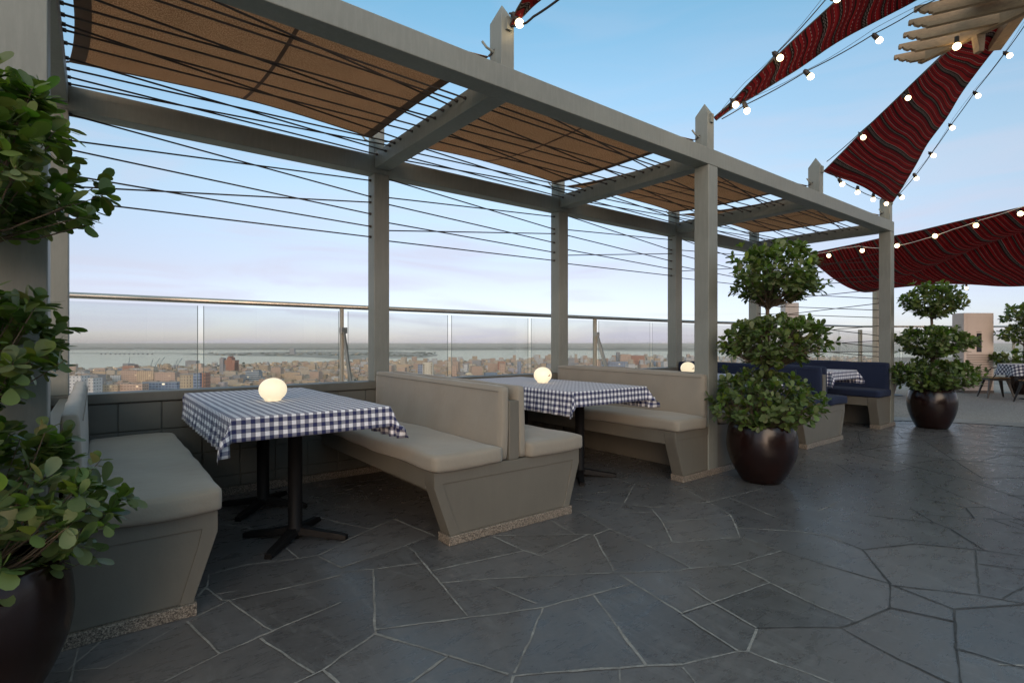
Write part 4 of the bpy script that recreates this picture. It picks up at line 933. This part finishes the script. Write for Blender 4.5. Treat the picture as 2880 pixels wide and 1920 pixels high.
def chair(loc, rz, label):
    t = tag(empty('metal_chair', loc, rz), label, 'chair', 'metal cafe chairs with timber seats')
    b = MB(); rbox(b, -.19, .19, -.19, .19, .435, .458, r=.01, n=(8, 8, 2), puff=0); b.build('seat', M_seatwood, t, smooth=True)
    b = MB(); b.box(-.175, .175, -.175, .175, .385, .434); b.build('seat_frame', M_gun, t, bevel=.008)
    for sx in (-1, 1):
        for sy in (-1, 1):
            b = MB(); vs = []
            for z, o_, w in ((.42, .168, .060), (0, .245, .024)):
                cx_, cy_ = sx*o_, sy*o_; vs += [(cx_-w*sx, cy_, z), (cx_, cy_, z), (cx_, cy_-w*sy, z), (cx_-w*sx*.85, cy_-w*sy*.85, z)]
            f = [(0, 1, 5, 4), (1, 2, 6, 5), (2, 3, 7, 6), (3, 0, 4, 7), (0, 3, 2, 1), (4, 5, 6, 7)]
            b.add(vs, f); b.build('leg', M_gun, t, bevel=.002, seg=1)
    b = MB(); pts = [(.175, -.13, .43), (.215, -.05, .56), (.235, .02, .64), (.22, .12, .665), (.17, .215, .685), (.09, .25, .70), (0, .26, .70)]
    pts = pts+[(-x, y, z) for x, y, z in pts[-2::-1]]; P_ = [Vector(p) for p in pts]; sm = []
    for i in range(len(P_)-1):
        for k in range(4): sm.append(P_[i].lerp(P_[i+1], k/4))
    sm.append(P_[-1]); b.tube(sm, .011, 7); b.build('arm_hoop', M_gun, t, smooth=True)
    b = MB()
    b.grid(lambda u, v: (-.045-.02*v+(.09+.04*v)*u, .185+.068*v, .44+.255*v), 4, 4); b.build('back_splat', M_gun, t, solid=.006)
    return t
chair((15.64, 2.73, .004), rad(-148), 'metal chair with a timber seat in front of the beige air conditioner')
chair((14.95, 2.0, .004), rad(155), 'metal chair cut off by the right edge, nearer than the far gingham table')
chair((13.9, 3.92, .004), rad(20), 'metal chair glimpsed behind the ficus past the last post')
t5 = tag(empty('round_table', (15.75, 2.13, 0)), 'far round table under a gingham cloth at the right edge', 'table')
b = MB(); b.lathe([(.0, .0), (.24, 0), (.23, .02), (.05, .04), (.04, .70), (.2, .715), (.36, .72), (.36, .745), (0, .748)], 32); b.build('pedestal_top', M_gun, t5, smooth=False)
def roundcloth(loc, r, hang, label, seed):
    rn = random.Random(seed); b = MB(); p1 = rn.uniform(0, 6)
    def f(u, v):
        th = u*2*pi; a = v*(r+hang)
        if a <= r: rr_, z = a, 0
        else: e_ = a-r; rr_ = r+e_*(.16+.16*sin(th*9+p1)+.05*sin(th*5)); z = -e_*.97
        return (rr_*cos(th), rr_*sin(th), z)
    b.grid(f, 96, 24, uvf=lambda u, v: (3+v*(r+hang)*cos(u*2*pi), 3+v*(r+hang)*sin(u*2*pi)))
    o = b.build('tablecloth', M_cloth_b, None, smooth=True); o.location = loc; tag(o, label, 'tablecloth', 'blue gingham tablecloths')
M_cloth_b = gingham('wide gingham cotton', (.008, .012, .062), (.85, .85, .86), .07)
roundcloth((15.75, 2.13, .756), .58, .24, 'gingham cloth over the far round table at the right edge', 3)
t6 = tag(empty('round_table', (14.5, 4.35, 0)), 'far round table hidden behind the ficus past the last post', 'table')
b = MB(); b.lathe([(.0, .0), (.24, 0), (.23, .02), (.05, .04), (.04, .70), (.2, .715), (.36, .72), (.36, .745), (0, .748)], 32); b.build('pedestal_top', M_gun, t6)
roundcloth((14.5, 4.35, .756), .46, .22, 'gingham cloth glimpsed left of the ficus past the last post', 5)
# ------------------------------------------------------------------ sea, land and city below
GZ = -150.0
def G(r, f, z=GZ): return (FW[0]*f+RT[0]*r, FW[1]*f+RT[1]*r, z)
def ground(name, poly, z, m, label, thick=0):
    b = MB(); b.add([G(r, f, z) for r, f in poly], [tuple(range(len(poly)))]); o = b.build(name, m)
    if o.data.polygons[0].normal.z < 0: o.data.flip_normals()
    return tag(o, label, kind='structure')
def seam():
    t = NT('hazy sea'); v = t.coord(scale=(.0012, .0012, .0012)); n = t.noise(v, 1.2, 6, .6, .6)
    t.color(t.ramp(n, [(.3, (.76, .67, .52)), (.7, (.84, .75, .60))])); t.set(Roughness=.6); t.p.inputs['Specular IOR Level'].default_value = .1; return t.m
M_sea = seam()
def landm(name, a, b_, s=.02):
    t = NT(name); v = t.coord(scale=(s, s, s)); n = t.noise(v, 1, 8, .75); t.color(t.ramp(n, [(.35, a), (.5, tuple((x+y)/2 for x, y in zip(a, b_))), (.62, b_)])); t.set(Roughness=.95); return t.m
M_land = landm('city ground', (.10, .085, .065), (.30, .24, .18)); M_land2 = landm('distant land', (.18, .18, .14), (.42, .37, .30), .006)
R0 = 120000
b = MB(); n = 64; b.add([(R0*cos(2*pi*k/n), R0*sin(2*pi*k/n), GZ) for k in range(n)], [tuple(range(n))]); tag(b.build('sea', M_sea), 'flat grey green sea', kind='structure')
def sh(px, y): f = 151.2*1502/(y-965.5); return (f*(px-1440)/1502, f)
near = [sh(-900, 1040), sh(-200, 1042), sh(190, 1043), sh(330, 1035), sh(480, 1031), sh(640, 1026), sh(800, 1022), sh(950, 1016), sh(1060, 1019), sh(1250, 1017), sh(1420, 1012), sh(1500, 1011), sh(1700, 1009), sh(2000, 1006), sh(2600, 1004), sh(3600, 1004)]
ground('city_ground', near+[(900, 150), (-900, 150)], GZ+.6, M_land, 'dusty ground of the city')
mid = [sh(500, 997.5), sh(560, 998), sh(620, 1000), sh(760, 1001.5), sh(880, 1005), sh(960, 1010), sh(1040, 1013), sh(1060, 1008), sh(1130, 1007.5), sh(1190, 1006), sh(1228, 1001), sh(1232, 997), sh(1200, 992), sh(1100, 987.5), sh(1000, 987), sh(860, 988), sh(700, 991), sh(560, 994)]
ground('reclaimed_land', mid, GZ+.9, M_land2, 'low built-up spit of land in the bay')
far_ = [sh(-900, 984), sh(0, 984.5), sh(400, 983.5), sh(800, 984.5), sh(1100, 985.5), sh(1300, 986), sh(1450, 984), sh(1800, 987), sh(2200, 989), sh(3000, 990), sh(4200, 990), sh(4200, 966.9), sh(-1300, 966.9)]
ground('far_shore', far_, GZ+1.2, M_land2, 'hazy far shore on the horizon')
strip_ = [sh(-300, 1041), sh(180, 1042.5), sh(300, 1038.5), sh(330, 1039), sh(190, 1048)]
rn = random.Random(12)
ev = MB()
for k in range(520):
    a = rn.uniform(0, 1); px = rn.uniform(150, 2000); y = rn.uniform(978.5, 983.5) if a < .75 else rn.uniform(970, 978)
    r_, f = sh(px, y); w = rn.uniform(120, 600); hh = rn.uniform(7, 16)
    p = G(r_, f, GZ+1); M = Matrix.Translation(p) @ Matrix.Rotation(A1-pi/2, 4, 'Z'); ev.prism([(-w/2, 0), (w/2, 0), (w*.38, hh*.8), (w*.1, hh), (-w*.3, hh*.7)], 0, 90, 'y', M=M)
for k in range(150):
    px = rn.uniform(1000, 1228) if k % 2 else rn.uniform(570, 1040); y = rn.uniform(990, 1003) if px > 1060 else rn.uniform(993, 1000)
    r_, f = sh(px, y); w = rn.uniform(20, 90); hh = rn.uniform(6, 16); M = Matrix.Translation(G(r_, f, GZ+1)) @ Matrix.Rotation(A1-pi/2, 4, 'Z'); ev.prism([(-w/2, 0), (w/2, 0), (w*.35, hh), (-w*.3, hh*.8)], 0, 20, 'y', M=M)
tag(ev.build('distant_tree_belts', simple('distant trees', (.10, .12, .10), .95)), 'dark belts of trees and scrub along the far shore', 'tree belt', kind='stuff')
# low causeway bridge across the bay
cb = tag(empty('causeway_bridge', G(*sh(430, 997), GZ)), 'long low causeway bridge far out across the bay', 'bridge'); C0 = Vector(cb.location)
b = MB(); M_conc = simple('weathered concrete', (.13, .13, .135), .9)
a_, c_ = Vector(G(*sh(120, 996.6), GZ))-C0, Vector(G(*sh(560, 997), GZ))-C0; d_ = (c_-a_); nn_ = Vector((-d_.y, d_.x, 0)).normalized()*14
b.add([a_-nn_+Vector((0, 0, 13)), c_-nn_+Vector((0, 0, 13)), c_+nn_+Vector((0, 0, 13)), a_+nn_+Vector((0, 0, 13)), a_-nn_+Vector((0, 0, 19)), c_-nn_+Vector((0, 0, 19)), c_+nn_+Vector((0, 0, 19)), a_+nn_+Vector((0, 0, 19))],
      [(3, 2, 1, 0), (4, 5, 6, 7), (0, 1, 5, 4), (1, 2, 6, 5), (2, 3, 7, 6), (3, 0, 4, 7)]); b.build('deck', M_conc, cb)
for px in (285, 297, 311, 325, 337, 350, 363, 376, 389, 402, 415, 428):
    p = Vector(G(*sh(px, 996.8), GZ))-C0; b = MB(); b.box(-9, 9, -9, 9, 0, 12.8); o = b.build('pier', M_conc, cb); o.location = p

# building skins: windows are laid out in metres on every wall
def skin(name, wall, win, px=3.4, pz=3.3, wx=(.3, .72), wz=(.3, .7), rough=.8, bands=False):
    t = NT(name); uv = t.n('ShaderNodeUVMap'); sp = t.n('ShaderNodeSeparateXYZ'); t.l(uv.outputs[0], sp.inputs[0])
    fx = t.math('FRACT', t.math('DIVIDE', sp.outputs[0], px)); fz = t.math('FRACT', t.math('DIVIDE', sp.outputs[1], pz))
    def within(f, lo, hi): return t.math('MULTIPLY', t.math('GREATER_THAN', f, lo), t.math('LESS_THAN', f, hi))
    w = within(fz, *wz)
    if not bands: w = t.math('MULTIPLY', w, within(fx, *wx))
    w = t.math('MULTIPLY', w, t.math('GREATER_THAN', sp.outputs[1], .01))
    wn_ = t.n('ShaderNodeTexWhiteNoise', noise_dimensions='2D'); cv = t.n('ShaderNodeCombineXYZ')
    t.l(t.math('FLOOR', t.math('DIVIDE', sp.outputs[0], px)), cv.inputs[0]); t.l(t.math('FLOOR', t.math('DIVIDE', sp.outputs[1], pz)), cv.inputs[1]); t.l(cv.outputs[0], wn_.inputs['Vector'])
    at = t.n('ShaderNodeAttribute', attribute_name='tint')
    base = t.mix(1.0, t.ramp(t.noise(t.coord(scale=(.08, .08, .08)), 1, 4), [(.3, tuple(x*.88 for x in wall)), (.7, wall)]), at.outputs['Color'], 'MULTIPLY')
    wc = t.ramp(wn_.outputs[0], [(0, tuple(x*.6 for x in win)), (1, tuple(x*1.5 for x in win))])
    t.color(t.mix(t.math('MULTIPLY', w, .95), base, wc)); t.set(Roughness=rough)
    lit = t.math('MULTIPLY', w, t.math('GREATER_THAN', wn_.outputs[0], .99)); t.p.inputs['Emission Color'].default_value = (1, .75, .42, 1)
    t.l(t.math('MULTIPLY', lit, .5), t.p.inputs['Emission Strength']); return t.m
S_sand = skin('sandstone flats', (.56, .43, .29), (.12, .09, .075)); S_pink = skin('pink flats', (.54, .40, .30), (.13, .09, .08)); S_cream = skin('cream flats', (.56, .48, .37), (.13, .11, .09))
S_white = skin('white flats', (.60, .60, .58), (.16, .17, .19)); S_blue = skin('blue glass block', (.25, .33, .40), (.10, .16, .24), 4, 3.5, (.1, .9), (.2, .85), .3)
S_brick = skin('red brown flats', (.42, .20, .13), (.11, .09, .09)); S_stripe = skin('banded office', (.42, .46, .47), (.07, .11, .16), 4, 8, bands=True, wz=(.35, .8)); S_grey = skin('grey flats', (.34, .34, .34), (.10, .11, .13))
M_roof = simple('dusty roof', (.33, .29, .24), .95, 0, .2, .2)
KIND = {'sand': (S_sand, 'sandy coloured flat-roofed block in the hazy city below'), 'pink': (S_pink, 'pinkish flat-roofed block in the hazy city below'), 'cream': (S_cream, 'cream flat-roofed block in the hazy city below'),
        'white': (S_white, 'white flat-roofed block in the hazy city below'), 'grey': (S_grey, 'grey flat-roofed block in the hazy city below'), 'blue': (S_blue, 'small blue glazed block in the hazy city below')}
def bld(r_, f, w, d, h, m, label, group=None, rz=0, roof=True, extra=None, name='city_building'):
    t = tag(empty(name, G(r_, f, GZ), A1-pi/2+rz), label, 'building', group)
    b = MB(); b.box(-w/2, w/2, 0, d, 0, h, uvm=True, col=(1, 1, 1)); b.build('walls', m, t)
    if roof:
        b = MB(); b.box(-w/2+.4, w/2-.4, .4, d-.4, h+.004, h+.35)
        for (a, c, e_, g) in ((0, .25, .3, 3.2), (.45, .15, .2, 2.2)):
            b.box(-w/2+w*(.15+a), -w/2+w*(.15+a+c), d*.2, d*(.2+e_), h+.351, h+g)
        b.build('roof', M_roof, t)
    if extra: extra(t, w, d, h)
    return t
def at(px0, px1, ytop, f, m, label, d=30, name='city_building', extra=None, rz=0, roof=True):
    w = (px1-px0)*f/1502; h = 151.2-(ytop-965.5)*f/1502; return bld(((px0+px1)/2-1440)*f/1502, f, w, d, h-1.0, m, label, None, rz, roof, extra, name)
def round_tower(t, w, d, h):
    b = MB(); n = 40; r = w*.5
    fs = [(k, (k+1) % n, n+(k+1) % n, n+k) for k in range(n)]; vs = [(r*cos(2*pi*k/n), r*.9+r*sin(2*pi*k/n)-.5, z) for z in (0, h-2) for k in range(n)]
    uvs = [[(k*2*pi*r/n, .1), ((k+1)*2*pi*r/n, .1), ((k+1)*2*pi*r/n, h), (k*2*pi*r/n, h)] for k in range(n)]
    b.add(vs, fs, uvs=uvs, col=(1, 1, 1)); b.build('drum', S_cream2, t)
    b = MB(); b.lathe([(0, h+1.2), (r*1.06, h), (r*1.06, h-2.2), (0, h-2.1)][::-1], 40, 0, r*.9-.5); b.build('crown_ring', M_roof, t)
S_cream2 = skin('round tower stone', (.52, .43, .30), (.05, .04, .04), 6.2, 7.2, (.35, .65), (.25, .72))
B_sand = skin('sandstone landmark', (.60, .46, .31), (.07, .055, .05), 7, 7, (.3, .68), (.3, .66)); B_pink = skin('pink landmark', (.58, .42, .32), (.08, .06, .05), 8, 7, (.2, .75), (.35, .65)); B_white = skin('white landmark', (.66, .66, .64), (.10, .11, .13), 9, 8, (.3, .7), (.35, .65)); B_cream = skin('cream landmark', (.62, .53, .40), (.08, .07, .06), 6, 7, (.3, .7), (.3, .65)); B_blue = skin('blue landmark', (.26, .33, .42), (.06, .10, .18), 9, 7, (.12, .85), (.25, .8), .3); B_brick = skin('brick landmark', (.46, .24, .16), (.08, .07, .07), 8, 8, (.3, .7), (.3, .65))

T = tag(empty('round_tower', G((520-1440)*1235/1502, 1235, GZ), A1-pi/2), 'rounded sandstone tower with a dark flat crown and rows of arched windows', 'building'); round_tower(T, 38, 38, 151.2-(1052-965.5)*1235/1502)
at(543, 561, 1048, 1240, B_blue, 'dark glazed slab joined to the rounded sandstone tower', 22)
at(560, 577, 1047, 1250, B_brick, 'orange brown slab at the right of the rounded sandstone tower', 22)
def steps(t, w, d, h):
    for k, (a, c, e_) in enumerate(((-.5, -.25, .72), (.22, .5, .82), (-.12, .25, 1.18), (-.02, .12, 1.27))):
        b = MB(); b.box(w*a, w*c, -1.5-k*.4, d*.8, 0, h*e_, uvm=True, col=(1, 1, 1)); b.build('wing', S_brick if k != 0 else S_grey, t)
at(626, 660, 1012, 2540, B_brick, 'tall stepped red brown tower rising above the shoreline', 40, extra=steps)
at(617, 628, 1006, 2530, S_grey, 'slim grey slab in front of the stepped red brown tower', 25)
at(690, 728, 1040, 2080, S_stripe, 'blue grey office block with horizontal bands', 30)
def diag(t, w, d, h):
    b = MB()
    for k in range(10): b.box(-w*.42, -w*.34, -1.6, -.1, h*(.04+.09*k), h*(.10+.09*k)); b.box(w*.34, w*.42, -1.6, -.1, h*(.08+.09*k), h*(.14+.09*k))
    b.build('balcony_fins', S_cream, t)
at(1189, 1216, 1018, 2080, skin('white lattice tower', (.74, .70, .56), (.30, .22, .16), 6, 4.2, (.25, .7), (.2, .65)), 'tall pale tower with a lattice of windows', 30, extra=diag)
at(1175, 1189, 1024, 2085, B_blue, 'narrow blue slab at the left of the pale lattice tower', 25)
at(296, 337, 1055, 1985, B_white, 'white block with dark windows standing before the long pink flats', 30)
at(262, 330, 1081, 1390, B_sand, 'long low orange block of flats just above the coping, left part', 25)
at(330, 400, 1078, 1400, B_pink, 'long low pink block of flats just above the coping, right part', 25)
at(400, 497, 1073, 1480, B_blue, 'wide blue glazed block left of the rounded sandstone tower', 28)
at(192, 228, 1056, 1310, B_white, 'tall pale blue-white block at the far left of the view', 30)
at(226, 262, 1062, 1330, B_white, 'paler white block second from the far left of the view', 30)
at(340, 384, 1040, 1900, B_pink, 'pink block with a raised roof behind the white block', 28)
at(344, 378, 1028, 2500, B_brick, 'red roofed block behind the pink flats', 30)
at(384, 432, 1042, 1880, B_sand, 'broad sandy flats right of the pink block', 28)
at(434, 492, 1046, 1860, B_pink, 'terraced salmon flats with many balconies', 28)
at(392, 432, 1031, 2400, B_cream, 'cream block on the skyline behind the sandy flats', 28)
at(521, 551, 1014, 3400, S_grey, 'dark grey dockside block against the water', 40)
at(552, 566, 1022, 2900, B_pink, 'slim dark block beside the dockside block', 30)
at(1400, 1421, 1016, 2540, B_brick, 'brick red tower with a small spire near the second lamp', 30, extra=lambda t, w, d, h: MB().prism([(-w*.3, h), (w*.3, h), (0, h*1.12)], 2, 10, 'y').build('spire', M_roof, t))
at(1405, 1420, 1022, 2400, B_pink, 'pink gridded block in front of the brick red tower', 25)
at(1455, 1466, 1015, 2500, B_blue, 'slim blue glass tower near the second lamp', 20)
at(1328, 1352, 1013, 3400, S_grey, 'pair of grey blocks on the skyline', 40)
at(1378, 1398, 1014, 3600, S_grey, 'grey shouldered block on the skyline left of the brick red tower', 40)
at(1305, 1315, 1024, 2300, B_white, 'white narrow block with a dark glass strip', 20)
at(1318, 1328, 1022, 2350, B_cream, 'cream narrow block right of the white narrow block', 20)
at(1271, 1284, 1027, 2200, B_pink, 'pale pink block seen through the slot between two glass panes', 20)
at(1712, 1766, 1016, 2900, B_blue, 'wide low blue block seen left of the tall middle post', 35)
at(1745, 1775, 996, 3500, B_pink, 'tall pink slab blocks seen left of the tall middle post', 40)
at(1776, 1812, 999, 3550, B_brick, 'terracotta slab blocks beside the tall pink slabs', 40)
at(1735, 1744, 990, 3600, S_grey, 'dark narrow tower left of the tall pink slabs', 30)
at(1820, 1838, 1003, 3900, B_cream, 'pale cream slabs right of the terracotta blocks', 40)
at(1850, 1866, 1000, 4200, B_white, 'pale tower with stepped top beside the rear post', 40)
at(1600, 1616, 1006, 3300, S_grey, 'grey block just right of the second rear post', 40)
at(814, 828, 979, 7450, S_grey, 'dark slab tower standing alone on the spit in the bay', 40, roof=False)
dm = tag(empty('domed_hall', G((1318-1440)*2080/1502, 2080, GZ), 0), 'low sandy hall with a wide pale dome', 'building')
hh = 151.2-(1057-965.5)*2080/1502
b = MB(); b.box(-24, 24, -24, 24, 0, hh, uvm=True, col=(1, 1, 1)); b.build('walls', S_sand, dm); b = MB(); b.lathe([(17*cos(k*pi/24), hh+.1+14*sin(k*pi/24)) for k in range(13)], 32); b.build('dome', simple('pale dome', (.62, .50, .33), .7), dm, smooth=True)
# dockside cranes
M_crane = simple('blue grey crane steel', (.16, .19, .21), .7)
for k, (px, lean_) in enumerate(((424, .25), (437, .45), (448, .5), (492, .35), (499, .5), (362, .1))):
    f = 2950+k*20; hgt = 151.2-(1010-965.5)*f/1502+(k % 3)*6
    t = tag(empty('dock_crane', G((px-1440)*f/1502, f, GZ), A1-pi/2), 'slender slanting dockside crane by the water', 'crane', 'dockside cranes left of the rounded sandstone tower')
    b = MB(); b.tube([(0, 0, 0), (0, 0, hgt*.45)], 2.2, 6); b.build('tower', M_crane, t)
    b = MB(); b.tube([(0, 0, hgt*.4), (hgt*lean_*.8, 0, hgt)], 1.1, 6); b.tube([(-6, 0, hgt*.5), (0, 0, hgt*.62), (hgt*lean_*.8, 0, hgt)], .5, 5); b.build('jib', M_crane, t)
# individual blocks nearest the terrace, then the mass of small houses behind them
near_xy = [(r_, f) for r_, f in near]
def shore(r_over_f):
    for (a, b_) in zip(near, near[1:]):
        ra, rb = a[0]/a[1], b_[0]/b_[1]
        if ra <= r_over_f <= rb: return a[1]+(b_[1]-a[1])*(r_over_f-ra)/(rb-ra)
    return 3000
rn = random.Random(99); occ = []
for px0, px1, f in ((190, 262, 1320), (262, 400, 1400), (400, 580, 1480), (612, 665, 2540), (690, 728, 2080), (1172, 1218, 2080), (296, 490, 1930), (1395, 1425, 2450)): occ.append((px0, px1, f))
cnt = 0; tries = 0
kinds = ['sand']*6+['pink']*5+['cream']*5+['white']*2+['grey']*2+['blue']
while cnt < 235 and tries < 4000:
    tries += 1
    px = rn.uniform(150, 1990); lo = 1500 if px < 1000 else 1900; f = lo*math.exp(rn.uniform(0, .62)); rf = (px-1440)/1502
    if f > shore(rf)-90: continue
    if any(a-8 < px < b_+8 and abs(f-ff) < 420 and f < ff+60 for a, b_, ff in occ): continue
    w = rn.uniform(26, 58); h = rn.choice((16, 20, 26, 32, 38, 46)) if f > 1700 else rn.choice((16, 20, 26))
    if px > 1000 and rn.random() < .12: h += rn.uniform(12, 30)
    k = rn.choice(kinds); m, lb = KIND[k]; size = 'low ' if h < 19 else ('tall ' if h > 32 else 'mid-height ')
    bld(rf*f, f, w, rn.uniform(18, 34), h, m, size+lb, f'{size}{k} blocks of the hazy city', rz=rn.uniform(-.45, .45), roof=f < 2300); cnt += 1
ms = [MB(), MB(), MB(), MB()]
for k in range(10500):
    px = rn.uniform(-700, 2500); rf = (px-1440)/1502; f = 1350*math.exp(rn.uniform(0, 1.45))
    if f > shore(rf)-40: continue
    r_ = rf*f; w, d, h = rn.uniform(10, 36), rn.uniform(10, 26), rn.choice((5, 8, 9, 10, 12, 15, 18, 24)) 
    M = Matrix.Translation(G(r_, f, GZ)) @ Matrix.Rotation(A1-pi/2+rn.choice((-.3, .1, .4))+rn.uniform(-.1, .1), 4, 'Z'); s_ = rn.uniform(.7, 1.12); ti = (s_*rn.uniform(.94, 1.04), s_*rn.uniform(.9, 1.0), s_*rn.uniform(.84, 1.0))
    ms[rn.choice((0, 0, 1, 1, 2, 3))].box(-w/2, w/2, 0, d, 0, h, M=M, uvm=True, u0=rn.uniform(0, 9), col=ti)
for k in range(260):
    px = rn.uniform(1000, 2100); rf = (px-1440)/1502; f = rn.uniform(3400, 5200)
    if f > shore(rf)-60: continue
    w, h = rn.uniform(18, 40), rn.uniform(18, 55); M = Matrix.Translation(G(rf*f, f, GZ)) @ Matrix.Rotation(A1-pi/2, 4, 'Z'); ms[rn.randrange(4)].box(-w/2, w/2, 0, 20, 0, h, M=M, uvm=True, col=(.9, .9, .9))
for mb, m in zip(ms, (S_sand, S_cream, S_pink, S_white)): tag(mb.build('city_houses', m), 'densely packed small houses of the city, one mass in the haze', 'houses', kind='stuff')
tm = MB()
for k in range(1300):
    px = rn.uniform(-500, 2300); rf = (px-1440)/1502; f = 1450*math.exp(rn.uniform(0, 1.2))
    if f > shore(rf)-20: continue
    r_, s_ = rf*f+rn.uniform(-8, 8), rn.uniform(4, 9)*(1.6 if 640 < px < 780 and f > 3000 else 1); p = G(r_, f, GZ)
    n = 7; vs = [(p[0]+s_*cos(2*pi*j/n)*rn.uniform(.7, 1.2), p[1]+s_*sin(2*pi*j/n)*rn.uniform(.7, 1.2), GZ+1+rn.uniform(0, 2)) for j in range(n)]+[(p[0]+s_*.6*cos(2*pi*j/n+.3), p[1]+s_*.6*sin(2*pi*j/n), GZ+s_*rn.uniform(.9, 1.5)) for j in range(n)]+[(p[0], p[1], GZ+s_*1.6)]
    tm.add(vs, [(j, (j+1) % n, n+(j+1) % n, n+j) for j in range(n)]+[(n+j, n+(j+1) % n, 2*n) for j in range(n)])
tag(tm.build('city_trees', simple('dull city greenery', (.045, .062, .035), .95)), 'clumps of street trees between the houses', 'trees', kind='stuff')
ls = MB()
for k in range(150):
    px = rn.uniform(180, 1900); rf = (px-1440)/1502
    f = shore(rf)*rn.uniform(.86, .985) if rn.random() < .6 else 1500*math.exp(rn.uniform(0, .9))
    if f > shore(rf): continue
    s_ = .0011*f*rn.uniform(.35, .8)*.6; p = G(rf*f, f, GZ+rn.uniform(10, 20)); ls.lathe([(0, -s_), (s_*.8, -s_*.5), (s_, 0), (s_*.8, s_*.5), (0, s_)], 6, p[0], p[1], z0=p[2])
for k in range(36):
    px = rn.uniform(560, 1060); r_, f = sh(px, rn.uniform(990, 1004)); s_ = rn.uniform(2, 3.4); p = G(r_, f, GZ+14); ls.lathe([(0, -s_), (s_, 0), (0, s_)], 6, p[0], p[1], z0=p[2])
tag(ls.build('street_lights', simple('distant lit lamps', (1, .8, .5), .5, emit=(1, .62, .26), est=.8)), 'scattered lit street lamps of the city', 'street lights', kind='stuff')
# the tower that carries the terrace
b = MB(); b.box(-6, 24, -9, 5.72, GZ, -.31); tag(b.build('host_tower', M_conc), 'concrete body of the tower under the terrace', 'building')

# unseen building added behind the viewer so pots and glass mirror less bright sky
tb = tag(empty('unseen_sky_blocker', (0, -8.5, 0)), 'unseen beige building with tall windows, added behind the viewer to block bright sky', 'building')
b = MB(); b.box(-6, 8, -.45, 0, 0, 3.2); b.build('walls', simple('warm render', (.42, .34, .26), .8), tb)
for k in range(6):
    b = MB(); b.box(-1.4+1.5*k, -.3+1.5*k, .002, .03, .4, 2.6); b.build('window', M_panel, tb)

# ------------------------------------------------------------------ haze
b = MB(); b.box(-60000, 60000, -60000, 60000, GZ-1, 8.0)
hz = b.build('haze', None); hz.data.materials.clear()
hm = bpy.data.materials.new('evening haze'); hm.use_nodes = True; hm.node_tree.nodes.clear()
ho = hm.node_tree.nodes.new('ShaderNodeOutputMaterial'); hv = hm.node_tree.nodes.new('ShaderNodeVolumePrincipled')
hv.inputs['Color'].default_value = (1.0, .92, .80, 1); hv.inputs['Density'].default_value = 4.5e-5; hv.inputs['Anisotropy'].default_value = .0
hm.node_tree.links.new(hv.outputs[0], ho.inputs['Volume']); hz.data.materials.append(hm); tag(hz, 'thin evening haze', kind='stuff')
